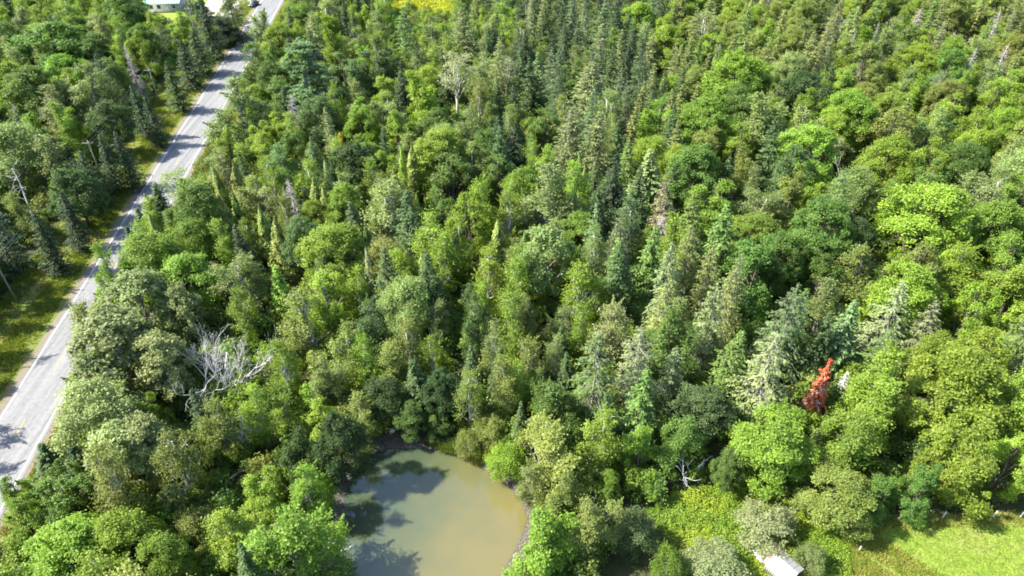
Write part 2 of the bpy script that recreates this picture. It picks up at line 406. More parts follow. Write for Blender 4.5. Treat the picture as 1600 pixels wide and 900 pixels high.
PROTO['old_spruce'] = ([conifer(650 + i, 15, 3.3, whorl=0.46, arms=9, per=24, wid=0.12, droop=0.42, irregular=0.32, gaps=0.16, bare=0.6, base=0.05, hang=0.5, bark='grey_bark', spray=0.30, power=0.72) for i in range(4)], 6.6, 15.0)
PROTO['ragged'] = ([conifer(670 + i, 15, 3.4, whorl=0.5, arms=9, per=22, wid=0.12, droop=0.34, irregular=0.34, gaps=0.22, bare=0.8, base=0.04, hang=0.45, bark='dead_grey', spray=0.32, power=0.75) for i in range(2)], 6.8, 15.0)
PROTO['fir'] = ([conifer(700 + i, 11, 2.0, whorl=0.36, arms=9, per=17, wid=0.13, droop=0.08, irregular=0.12, gaps=0.03, spray=0.28, base=0.03, power=1.0) for i in range(4)], 4.0, 11.0)
PROTO['larch'] = ([conifer(750 + i, 15, 3.0, whorl=0.36, arms=9, per=15, droop=0.12, irregular=0.25, gaps=0.05, spray=0.3, wid=0.1, base=0.06, power=0.7, hang=0.6) for i in range(3)], 6.0, 15.0)
PROTO['cedar'] = ([cedar(800 + i) for i in range(4)], 2.9, 11.0)
PROTO['pine'] = ([pine(850 + i) for i in range(2)], 8.0, 17.0)
PROTO['snag'] = ([bare_conifer(900 + i) for i in range(4)], 3.0, 12.0)
PROTO['bare_tree'] = ([bare(950 + i, 10, 4.0, limbs=6, depth=4, trunk=0.2) for i in range(3)], 7.0, 9.0)
PROTO['shrub'] = ([broad(980 + i, 2.6, 1.7, lobes=7, sub=6, per=20, leaf=0.21, base=0.0, clump=0.42, lobe_r=0.5, stems=2, bark='bark') for i in range(5)], 3.6, 2.6)

def measure(me):
    v = np.empty(len(me.vertices) * 3, np.float32); me.vertices.foreach_get('co', v); v = v.reshape(-1, 3)
    return float(np.mean(np.percentile(v[:, :2], 98.5, axis=0) - np.percentile(v[:, :2], 1.5, axis=0))), float(np.percentile(v[:, 2], 99.7))
for kd in list(PROTO):
    ms = np.array([measure(c) for c, _ in PROTO[kd][0]]); PROTO[kd] = (PROTO[kd][0], float(ms[:, 0].mean()), float(ms[:, 1].mean()))
tri_total = sum(2 * len(c.polygons) for kd in PROTO for c, _ in PROTO[kd][0]); print('crown triangles', tri_total)
# colour of the leaves of each tone (real leaf albedo, linear)
TONE = {
    'lime':  (0.198, 0.288, 0.036), 'vivid': (0.166, 0.264, 0.036), 'mid': (0.108, 0.182, 0.036), 'dark': (0.060, 0.106, 0.030),
    'pale':  (0.202, 0.265, 0.086), 'blue': (0.112, 0.180, 0.062), 'olive': (0.192, 0.236, 0.056), 'silver': (0.235, 0.280, 0.112),
    'grey':  (0.245, 0.285, 0.140), 'gold': (0.420, 0.350, 0.040), 'brown': (0.190, 0.178, 0.090), 'deep': (0.034, 0.066, 0.024),
    'sage':  (0.160, 0.205, 0.075),
    'red':   (0.360, 0.085, 0.028),
}
TONE_WORD = {'lime': 'yellow-green', 'vivid': 'bright green', 'mid': 'mid-green', 'dark': 'dark green', 'pale': 'pale green', 'blue': 'blue-green',
             'olive': 'olive green', 'silver': 'silvery green', 'grey': 'greyish', 'gold': 'golden yellow', 'brown': 'brownish', 'deep': 'very dark green', 'sage': 'grey-green', 'red': 'red'}
KIND = {  # kind -> object name, word in the label, category, group
    'maple': ('maple_tree', 'maple', 'tree', 'maples in the wood'), 'aspen': ('aspen_tree', 'aspen', 'tree', 'aspens in the wood'),
    'birch': ('birch_tree', 'birch', 'tree', 'birches in the wood'), 'poplar': ('poplar_tree', 'poplar', 'tree', 'poplars in the wood'),
    'sparse': ('dying_tree', 'thin-leaved dying tree', 'tree', 'thin dying trees in the wood'), 'willow': ('willow_shrub', 'willow bush', 'shrub', 'willow bushes round the pond'),
    'spruce': ('spruce_tree', 'spruce', 'tree', 'spruces in the wood'), 'old_spruce': ('old_spruce_tree', 'ragged old spruce', 'tree', 'ragged old spruces in the wood'),
    'ragged': ('old_spruce_tree', 'ragged old spruce', 'tree', 'ragged old spruces in the wood'),
    'fir': ('fir_tree', 'fir', 'tree', 'firs in the wood'), 'larch': ('larch_tree', 'feathery larch', 'tree', 'larches in the wood'),
    'cedar': ('cedar_tree', 'slim cedar', 'tree', 'slim cedars in the wood'), 'pine': ('pine_tree', 'pine', 'tree', 'pines in the wood'),
    'snag': ('dead_conifer', 'bare dead conifer', 'tree', 'bare dead conifers in the wood'), 'bare_tree': ('dead_tree', 'bare dead tree', 'tree', 'bare dead trees in the wood'),
    'shrub': ('shrub', 'shrub', 'shrub', 'low shrubs at the wood edge'),
}
CONE = {'spruce', 'old_spruce', 'ragged', 'fir', 'larch', 'cedar', 'pine', 'snag'}

# ------------------------------------------------------------------ the setting: ground, pond, road, verges, field
def road_left(y): return -66.29 - 0.0915 * (y - 62.0)     # x of the left white line
ROAD_W = 6.6
POND_PX = [(516, 960), (520, 900), (524, 850), (530, 800), (536, 762), (552, 728), (578, 706), (615, 697), (655, 696), (695, 702), (725, 712), (750, 724), (775, 738), (800, 758), (822, 785), (830, 812), (818, 845), (800, 880), (786, 915), (770, 960), (735, 1010), (640, 1030), (560, 1010)]
WATER_Z = -0.55
POND = np.array([P(x, y, WATER_Z)[:2] for x, y in POND_PX])
FIELD = np.array([P(x, y)[:2] for x, y in [(1325, 826), (1372, 808), (1472, 806), (1592, 803), (1760, 800), (1900, 1200), (1330, 1200)]])
WEEDS = np.array([P(x, y)[:2] for x, y in [(1010, 800), (1060, 768), (1140, 752), (1200, 775), (1270, 800), (1325, 826), (1335, 1020), (1180, 1020), (1110, 880), (1050, 850)]])
YARD = np.array([(-101, 228), (-84.5, 226), (-84.5, 300), (-101, 300)])
LAWN = np.array([(-128, 224), (-101.2, 224), (-101.2, 300), (-128, 300)])
MEADOW = np.array([(-43, 231), (-17, 229), (-8, 262), (-22, 300), (-50, 300)])

def inside(poly, x, y):
    x = np.asarray(x, float); y = np.asarray(y, float); c = np.zeros(x.shape, bool); j = len(poly) - 1
    for i in range(len(poly)):
        xi, yi = poly[i]; xj, yj = poly[j]
        c ^= ((yi > y) != (yj > y)) & (x < (xj - xi) * (y - yi) / (yj - yi + 1e-12) + xi); j = i
    return c
def dist_poly(poly, x, y):
    x = np.asarray(x, float); y = np.asarray(y, float); best = np.full(x.shape, 1e9); n = len(poly)
    for i in range(n):
        a = poly[i]; b = poly[(i + 1) % n]; d = b - a; L = d @ d
        t = np.clip(((x - a[0]) * d[0] + (y - a[1]) * d[1]) / L, 0, 1)
        best = np.minimum(best, np.hypot(x - a[0] - t * d[0], y - a[1] - t * d[1]))
    return best
def sdf_pond(x, y): return np.where(inside(POND, x, y), -1, 1) * dist_poly(POND, x, y)

def smooth(a, b, t): t = np.clip((t - a) / (b - a), 0, 1); return t * t * (3 - 2 * t)
def wob(x, y): return 0.12 * np.sin(x * 0.31 + 1.3 * np.sin(y * 0.17)) + 0.10 * np.sin(y * 0.27 + 2.1 + np.sin(x * 0.13))
def ground_z(x, y):
    d = sdf_pond(x, y)
    flat = np.maximum(smooth(8, 14, np.asarray(x)) * (1 - smooth(56, 62, np.asarray(y))), smooth(196, 206, np.asarray(y)))
    z = wob(x, y) * smooth(0.5, 6, d) * (1 - flat)
    z = z - 0.42 * (1 - smooth(0.2, 3.2, d)) - 1.5 * (1 - smooth(-5, 0.6, d))
    rd = np.asarray(x) - road_left(np.asarray(y))
    near = (1 - smooth(9.5, 13, -rd)) * (1 - smooth(ROAD_W + 3, ROAD_W + 6, rd))
    return z * (1 - near) - 0.06 * near

gx = np.unique(np.concatenate([[-6000, -2500, -1000, -500], np.arange(-300, -24, 4.0), np.arange(-24, 6, 0.5), np.arange(6, 300, 4.0), [500, 1000, 2500, 6000]]))
gy = np.unique(np.concatenate([[-6000, -2500, -1000, -300, -100], np.arange(-40, 30, 5.0), np.arange(30, 68, 0.5), np.arange(68, 420, 4.0), [600, 1200, 3000, 7000]]))
GX, GY = np.meshgrid(gx, gy); GZ = ground_z(GX, GY)
nx, ny = len(gx), len(gy)
idx = np.arange(nx * ny).reshape(ny, nx)
quads = np.stack([idx[:-1, :-1], idx[:-1, 1:], idx[1:, 1:], idx[1:, :-1]], -1).reshape(-1, 4)

def ground_mat(name, cols, scale=0.6, bump=0.3, bank=False):
    m, nt, out = mat_new(name); L = nt.links.new
    tc = N(nt, 'ShaderNodeTexCoord')
    n1 = N(nt, 'ShaderNodeTexNoise'); n1.inputs['Scale'].default_value = scale; n1.inputs['Detail'].default_value = 8; n1.inputs['Roughness'].default_value = 0.65
    n2 = N(nt, 'ShaderNodeTexNoise'); n2.inputs['Scale'].default_value = scale * 9; n2.inputs['Detail'].default_value = 4
    L(tc.outputs['Object'], n1.inputs['Vector']); L(tc.outputs['Object'], n2.inputs['Vector'])
    mixf = N(nt, 'ShaderNodeMath'); mixf.operation = 'MULTIPLY_ADD'; mixf.inputs[1].default_value = 0.45; mixf.inputs[2].default_value = -0.225
    L(n2.outputs['Fac'], mixf.inputs[0]); ad = N(nt, 'ShaderNodeMath'); ad.operation = 'ADD'; L(n1.outputs['Fac'], ad.inputs[0]); L(mixf.outputs[0], ad.inputs[1])
    r = N(nt, 'ShaderNodeValToRGB'); cr = r.color_ramp
    while len(cr.elements) < len(cols): cr.elements.new(0.5)
    for i, c in enumerate(cols): cr.elements[i].position = 0.3 + 0.4 * i / (len(cols) - 1); cr.elements[i].color = tuple(c) + (1,)
    L(ad.outputs[0], r.inputs[0])
    p = N(nt, 'ShaderNodeBsdfPrincipled'); p.inputs['Roughness'].default_value = 0.95; p.inputs['Specular IOR Level'].default_value = 0.1
    col = r.outputs[0]
    if bank:
        at = N(nt, 'ShaderNodeAttribute'); at.attribute_name = 'bank'
        v = N(nt, 'ShaderNodeTexVoronoi'); v.inputs['Scale'].default_value = 5.0; L(tc.outputs['Object'], v.inputs['Vector'])
        r2 = N(nt, 'ShaderNodeValToRGB'); r2.color_ramp.elements[0].color = (0.17, 0.155, 0.15, 1); r2.color_ramp.elements[1].color = (0.07, 0.06, 0.05, 1)
        r2.color_ramp.elements[1].position = 0.6
        L(v.outputs['Distance'], r2.inputs[0])
        mx = N(nt, 'ShaderNodeMix'); mx.data_type = 'RGBA'; L(at.outputs['Fac'], mx.inputs[0]); L(col, mx.inputs[6]); L(r2.outputs[0], mx.inputs[7]); col = mx.outputs[2]
    L(col, p.inputs['Base Color'])
    b = N(nt, 'ShaderNodeBump'); b.inputs['Strength'].default_value = bump; b.inputs['Distance'].default_value = 0.15
    L(n2.outputs['Fac'], b.inputs['Height']); L(b.outputs[0], p.inputs['Normal']); L(p.outputs[0], out.inputs[0])
    return m

M['floor'] = ground_mat('forest_floor', [(0.030, 0.034, 0.014), (0.050, 0.060, 0.022), (0.075, 0.066, 0.038)], 0.5, 0.5, bank=True)
gme = mesh_np('ground', np.stack([GX.ravel(), GY.ravel(), GZ.ravel()], 1), np.full(len(quads), 4), quads.ravel(), [M['floor']], smooth=True)
a = gme.attributes.new('bank', 'FLOAT', 'POINT'); a.data.foreach_set('value', (1 - smooth(1.2, 2.6, np.abs(sdf_pond(GX, GY).ravel() + 0.3))).astype(np.float32))
tag(link('ground', gme), kind='structure')

# pond water: murky, green where deep, tan in the shallows
m, nt, out = mat_new('murky_pond_water'); L = nt.links.new
tc = N(nt, 'ShaderNodeTexCoord'); at = N(nt, 'ShaderNodeAttribute'); at.attribute_name = 'shallow'
nz = N(nt, 'ShaderNodeTexNoise'); nz.inputs['Scale'].default_value = 0.22; nz.inputs['Detail'].default_value = 3; L(tc.outputs['Object'], nz.inputs['Vector'])
ad = N(nt, 'ShaderNodeMath'); ad.operation = 'MULTIPLY_ADD'; ad.inputs[1].default_value = 0.5; L(nz.outputs['Fac'], ad.inputs[0]); L(at.outputs['Fac'], ad.inputs[2])
r = N(nt, 'ShaderNodeValToRGB'); cr = r.color_ramp; cr.elements[0].position = 0.25; cr.elements[0].color = (0.042, 0.062, 0.038, 1)
cr.elements[1].position = 1.2 if False else 1.0; cr.elements[1].color = (0.125, 0.110, 0.042, 1); e = cr.elements.new(0.6); e.color = (0.072, 0.082, 0.040, 1)
L(ad.outputs[0], r.inputs[0])
p = N(nt, 'ShaderNodeBsdfPrincipled'); p.subsurface_method = 'BURLEY'; p.inputs['Subsurface Weight'].default_value = 1.0; p.inputs['Subsurface Radius'].default_value = (1.0, 1.1, 0.7); p.inputs['Subsurface Scale'].default_value = 0.45; p.inputs['Roughness'].default_value = 0.03; p.inputs['IOR'].default_value = 1.7; L(r.outputs[0], p.inputs['Base Color'])
n3 = N(nt, 'ShaderNodeTexNoise'); n3.inputs['Scale'].default_value = 2.2; n3.inputs['Detail'].default_value = 3; L(tc.outputs['Object'], n3.inputs['Vector'])
b = N(nt, 'ShaderNodeBump'); b.inputs['Strength'].default_value = 0.035; b.inputs['Distance'].default_value = 0.1; L(n3.outputs['Fac'], b.inputs['Height']); L(b.outputs[0], p.inputs['Normal'])
L(p.outputs[0], out.inputs[0]); M['water'] = m
wx = np.arange(-26, 6, 0.6); wy = np.arange(32, 64, 0.6); WX, WY = np.meshgrid(wx, wy); D = sdf_pond(WX, WY)
keep = D < 1.2; wid = np.arange(WX.size).reshape(WX.shape)
wq = np.stack([wid[:-1, :-1], wid[:-1, 1:], wid[1:, 1:], wid[1:, :-1]], -1).reshape(-1, 4)
wq = wq[keep.ravel()[wq].any(1)]
used = np.unique(wq); remap = np.zeros(WX.size, int); remap[used] = np.arange(len(used))
wme = mesh_np('pond', np.stack([WX.ravel()[used], WY.ravel()[used], np.full(len(used), WATER_Z)], 1), np.full(len(wq), 4), remap[wq].ravel(), [M['water']], smooth=True)
a = wme.attributes.new('shallow', 'FLOAT', 'POINT')
sh = 0.12 + 0.75 * smooth(-20, 2, WX + (50 - WY) * 0.45) - 0.1
a.data.foreach_set('value', sh.ravel()[used].astype(np.float32))
tag(link('pond', wme), kind='structure')

def strip(name, o0, o1, z, mat, y0=-80, y1=420, step=4.0, wig=0.0, seed=1):
    r = np.random.default_rng(seed); ys = np.arange(y0, y1, step); V = []; Fq = []
    for i, y in enumerate(ys):
        V += [(road_left(y) + o0 + r.normal() * wig, y, z), (road_left(y) + o1 + r.normal() * wig, y, z)]
        if i: Fq += [2 * i - 2, 2 * i - 1, 2 * i + 1, 2 * i]
    return link(name, mesh_np(name, np.array(V), np.full(len(ys) - 1, 4), Fq, [mat]))

m, nt, out = mat_new('old_pale_asphalt'); L = nt.links.new
tc = N(nt, 'ShaderNodeTexCoord'); mp = N(nt, 'ShaderNodeMapping'); mp.inputs['Rotation'].default_value = (0, 0, -math.atan(0.0915)); mp.inputs['Scale'].default_value = (1.1, 0.02, 1)
L(tc.outputs['Object'], mp.inputs['Vector'])
n1 = N(nt, 'ShaderNodeTexNoise'); n1.inputs['Scale'].default_value = 1.2; n1.inputs['Detail'].default_value = 4; L(mp.outputs[0], n1.inputs['Vector'])
n2 = N(nt, 'ShaderNodeTexNoise'); n2.inputs['Scale'].default_value = 1.6; n2.inputs['Detail'].default_value = 9; n2.inputs['Roughness'].default_value = 0.75; L(tc.outputs['Object'], n2.inputs['Vector'])
ad = N(nt, 'ShaderNodeMath'); ad.operation = 'ADD'; L(n1.outputs['Fac'], ad.inputs[0]); L(n2.outputs['Fac'], ad.inputs[1])
r = N(nt, 'ShaderNodeValToRGB'); r.color_ramp.elements[0].position = 0.7; r.color_ramp.elements[0].color = (0.120, 0.120, 0.124, 1); r.color_ramp.elements[1].position = 1.25; r.color_ramp.elements[1].position = 1.0; r.color_ramp.elements[1].color = (0.190, 0.190, 0.194, 1)
hv = N(nt, 'ShaderNodeMath'); hv.operation = 'MULTIPLY'; hv.inputs[1].default_value = 0.85; L(ad.outputs[0], hv.inputs[0]); L(hv.outputs[0], r.inputs[0])
p = N(nt, 'ShaderNodeBsdfPrincipled'); p.inputs['Roughness'].default_value = 0.75; p.inputs['Specular IOR Level'].default_value = 0.35; L(r.outputs[0], p.inputs['Base Color'])
L(p.outputs[0], out.inputs[0]); M['asphalt'] = m
M['verge'] = ground_mat('verge_soil_and_thatch', [(0.075, 0.115, 0.022), (0.10, 0.135, 0.028), (0.14, 0.135, 0.040), (0.21, 0.145, 0.060)], 0.16, 0.4)
M['gravel'] = ground_mat('shoulder_gravel', [(0.13, 0.115, 0.085), (0.175, 0.15, 0.115), (0.11, 0.115, 0.05)], 0.7, 0.3)
M['paint_w'] = simple('white_road_paint', (0.46, 0.46, 0.46), 0.7, 0.3, 0.25, 2.0)
M['paint_y'] = simple('yellow_road_paint', (0.42, 0.27, 0.06), 0.7, 0.3, 0.25, 2.0)
tag(strip('verge', -12.0, ROAD_W + 5.0, -0.02, M['verge'], wig=0.7), kind='structure')
tag(strip('road_shoulder', -1.25, ROAD_W + 1.3, 0.006, M['gravel'], wig=0.16, seed=2), kind='structure')
road = tag(strip('road', -0.4, ROAD_W + 0.5, 0.03, M['asphalt'], wig=0.03, seed=3), kind='structure')
eo = strip('edge_line', -0.07, 0.07, 0.036, M['paint_w'], wig=0.008, seed=4); eo.parent = road
eo = strip('edge_line', ROAD_W - 0.07, ROAD_W + 0.07, 0.036, M['paint_w'], wig=0.008, seed=5); eo.parent = road
y = 58.9 - 8 * 12.0
dash_me = None
while y < 330:
    if y > 20:
        mb = MB(); hw = 0.065
        xs0, xs1 = road_left(y) + ROAD_W / 2, road_left(y + 3.05) + ROAD_W / 2
        mb.add([(xs0 - hw, y, 0.037), (xs0 + hw, y, 0.037), (xs1 + hw, y + 3.05, 0.037), (xs1 - hw, y + 3.05, 0.037)], [(0, 1, 2, 3)])
        mb.build('centre_dash', M['paint_y'], road)
    y += 12.0

def sheet(name, poly, z, mat):
    V = [(x, y, z) for x, y in poly]
    return link(name, mesh_np(name, np.array(V), [len(V)], list(range(len(V))), [mat]))
M['field'] = ground_mat('mown_field_grass', [(0.115, 0.185, 0.024), (0.150, 0.225, 0.030), (0.185, 0.235, 0.045), (0.20, 0.19, 0.07)], 0.28, 0.5)
M['meadow'] = ground_mat('goldenrod_meadow', [(0.16, 0.20, 0.03), (0.24, 0.26, 0.03), (0.28, 0.28, 0.035)], 0.25, 0.3)
M['yard'] = ground_mat('yard_gravel', [(0.30, 0.28, 0.25), (0.36, 0.34, 0.31), (0.14, 0.17, 0.06)], 0.12, 0.2)
tag(sheet('field', FIELD, 0.02, M['field']), kind='structure')
tag(sheet('lawn', LAWN, 0.02, M['field']), kind='structure')
tag(sheet('yard', YARD, 0.02, M['yard']), kind='structure')
tag(sheet('meadow', MEADOW, 0.02, M['meadow']), kind='structure')

# ------------------------------------------------------------------ stuff: grass, weeds, reeds
def blades(name, pts, hgt, wid, per, col, label, cat, seed, spread=0.12, mat='weed'):
    r = np.random.default_rng(seed); n = len(pts)
    C = np.repeat(pts, per, 0); k = len(C)
    C = C + np.stack([r.normal(size=k) * spread, r.normal(size=k) * spread, np.zeros(k)], 1)
    h = np.repeat(hgt if np.ndim(hgt) else np.full(n, hgt), per) * r.uniform(0.6, 1.25, k)
    lean = np.stack([r.normal(size=k) * 0.35, r.normal(size=k) * 0.35, np.ones(k)], 1) * h[:, None]
    a = r.uniform(0, 6.28, k); w = wid * r.uniform(0.7, 1.3, k); s = np.stack([np.cos(a) * w, np.sin(a) * w, np.zeros(k)], 1)
    V = np.stack([C - s, C + s, C + lean], 1).reshape(-1, 3)
    vv = np.clip(np.repeat(r.uniform(0.2, 0.8, n), per) + r.normal(size=k) * 0.12, 0, 1)
    me = mesh_np(name, V, np.full(k, 3), np.arange(k * 3), [M[mat]], face_attr=vv)
    o = link(name, me); o['leaf_colour'] = list(col)
    return tag(o, label, cat, kind='stuff')

def scatter(n, x0, x1, y0, y1, test, seed):
    r = np.random.default_rng(seed); x = r.uniform(x0, x1, n); y = r.uniform(y0, y1, n); k = test(x, y)
    return x[k], y[k]
r = np.random.default_rng(40)
ny_ = 42000; yv = 55 + 215 * r.uniform(0, 1, ny_) ** 1.15; ov = -2.0 - 9.5 * r.uniform(0, 1, ny_)
tr_ = np.abs(ov + 7.2 + 0.5 * np.sin(yv * 0.11)) < 1.0                     # worn brown track along the verge
k = (np.sin(yv * 0.5 + ov) + np.sin(yv * 0.21 - ov * 0.7) + r.normal(size=ny_) > -0.9) & ~(tr_ & (r.uniform(size=ny_) < 0.75))
pv = np.stack([road_left(yv) + ov, yv, np.full(ny_, -0.03)], 1)[k]
half = r.uniform(size=len(pv)) < 0.72
blades('verge_grass', pv[half], 0.42 * r.uniform(0.5, 1.3, half.sum()), 0.07, 5, (0.155, 0.225, 0.026), 'long green grass on the left verge of the road', 'grass', 1, 0.16)
blades('dry_verge_grass', pv[~half], 0.38, 0.05, 5, (0.31, 0.26, 0.085), 'dry yellow-brown grass on the left verge of the road', 'grass', 2, 0.16)
yv = 45 + 215 * r.uniform(0, 1, 9000); ov = ROAD_W + 1.2 + 3.2 * r.uniform(0, 1, 9000)
blades('roadside_grass', np.stack([road_left(yv) + ov, yv, np.full(9000, -0.03)], 1), 0.45, 0.06, 5, (0.21, 0.19, 0.035), 'yellowish grass along the right edge of the road', 'grass', 3, 0.16)
fx, fy = scatter(60000, 20, 75, 28, 52, lambda x, y: inside(FIELD, x, y), 4)
tall = (fx < 39.5 + 1.2 * np.sin(fy)) | (dist_poly(FIELD[:6], fx, fy) < 1.4)
blades('field_grass', np.stack([fx, fy, np.full(len(fx), 0.01)], 1)[~tall], 0.13, 0.035, 4, (0.180, 0.235, 0.045), 'short bright grass of the mown field behind the fence', 'grass', 5, 0.14)
dry = r.uniform(size=len(fx)) < 0.45
blades('rough_grass', np.stack([fx, fy, np.full(len(fx), 0.01)], 1)[tall & dry], 0.34, 0.05, 6, (0.36, 0.33, 0.10), 'rough tan grass between the mown field and the weeds', 'grass', 6, 0.2)
blades('rough_green_grass', np.stack([fx, fy, np.full(len(fx), 0.01)], 1)[tall & ~dry], 0.36, 0.05, 6, (0.20, 0.275, 0.035), 'rough green grass round the edge of the mown field', 'grass', 7, 0.2)
mx_, my_ = scatter(5000, -55, 0, 225, 300, lambda x, y: inside(MEADOW, x, y), 8)
blades('goldenrod', np.stack([mx_, my_, np.full(len(mx_), 0.01)], 1), 0.8, 0.16, 6, (0.34, 0.36, 0.03), 'bright yellow goldenrod in the far clearing', 'wildflowers', 8, 0.4)

# leafy weeds of the scrubby patch beside the field: low domes of leaves
def weed_patch(name, x, y, seed, col, label, hgt=0.6, leaf=0.145, per=26, rad=0.5):
    r = np.random.default_rng(seed); n = len(x); z = ground_z(x, y)
    C = np.repeat(np.stack([x, y, z], 1), per, 0); k = len(C); g = rand_dirs(r, k); g[:, 2] = np.abs(g[:, 2])
    hh = np.repeat(hgt * r.uniform(0.45, 1.3, n), per)
    C = C + g * np.stack([np.full(k, rad), np.full(k, rad), hh], 1)
    Nn = unit(g * 0.5 + np.array((0, 0, 0.8)) + r.normal(size=(k, 3)) * 0.4); s = leaf * r.uniform(0.6, 1.4, k)
    o = link(name, quad_mesh(name, leaf_quads(r, C, Nn, s * 1.4, s * 0.8), M['weed'], np.clip(np.repeat(r.uniform(0.15, 0.85, n), per) + r.normal(size=k) * 0.12, 0, 1)))
    o['leaf_colour'] = list(col)
    return tag(o, label, 'weeds', kind='stuff')
wx_, wy_ = scatter(14000, 8, 45, 28, 60, lambda x, y: inside(WEEDS, x, y), 9)
n_ = np.sin(wx_ * 0.7 + 0.8 * np.sin(wy_ * 0.5)) + np.sin(wy_ * 0.9 + wx_ * 0.3) + np.random.default_rng(3).normal(size=len(wx_)) * 0.5
weed_patch('green_weeds', wx_[n_ < 0.35], wy_[n_ < 0.35], 10, (0.135, 0.225, 0.020), 'bright green leafy weeds in the scrubby clearing by the shed')
weed_patch('flowering_weeds', wx_[n_ >= 0.35], wy_[n_ >= 0.35], 11, (0.215, 0.290, 0.024), 'yellow flowering weeds in the scrubby clearing by the shed')
ex, ey = scatter(9000, -30, 12, 30, 68, lambda x, y: (sdf_pond(x, y) > 0.9) & (sdf_pond(x, y) < 5.5) & ~((np.abs(x + 11) < 7) & (y > 58) & (sdf_pond(x, y) < 2.2)), 12)
weed_patch('bank_plants', ex, ey, 13, (0.075, 0.115, 0.028), 'low green plants growing on the pond bank', hgt=0.5, per=10)
for i, (px, py, n, hh, rad, lab) in enumerate([(697, 702, 260, 1.5, 1.5, 'clump of tall green reeds at the far edge of the pond'), (742, 718, 200, 1.3, 1.3, 'clump of yellowish reeds on the pond edge beside the leaning bush'), (668, 694, 70, 1.0, 0.9, 'small dark reed clump under the far bank')]):
    cx, cy, _ = P(px, py, WATER_Z); rr = np.random.default_rng(60 + i)
    q = rr.normal(size=(n, 2)) * rad * np.array((0.55, 0.25)); rot = -0.35
    q = np.stack([q[:, 0] * math.cos(rot) - q[:, 1] * math.sin(rot), q[:, 0] * math.sin(rot) + q[:, 1] * math.cos(rot)], 1)
    pts = np.stack([cx + q[:, 0], cy + q[:, 1], np.full(n, WATER_Z - 0.1)], 1)
    o = blades('reed_clump', pts, hh, 0.035, 4, [(0.16, 0.22, 0.045), (0.26, 0.25, 0.055), (0.09, 0.11, 0.03)][i], lab, 'reeds', 70 + i, 0.08); del o['kind']; o['group'] = 'reed clumps at the pond edge'

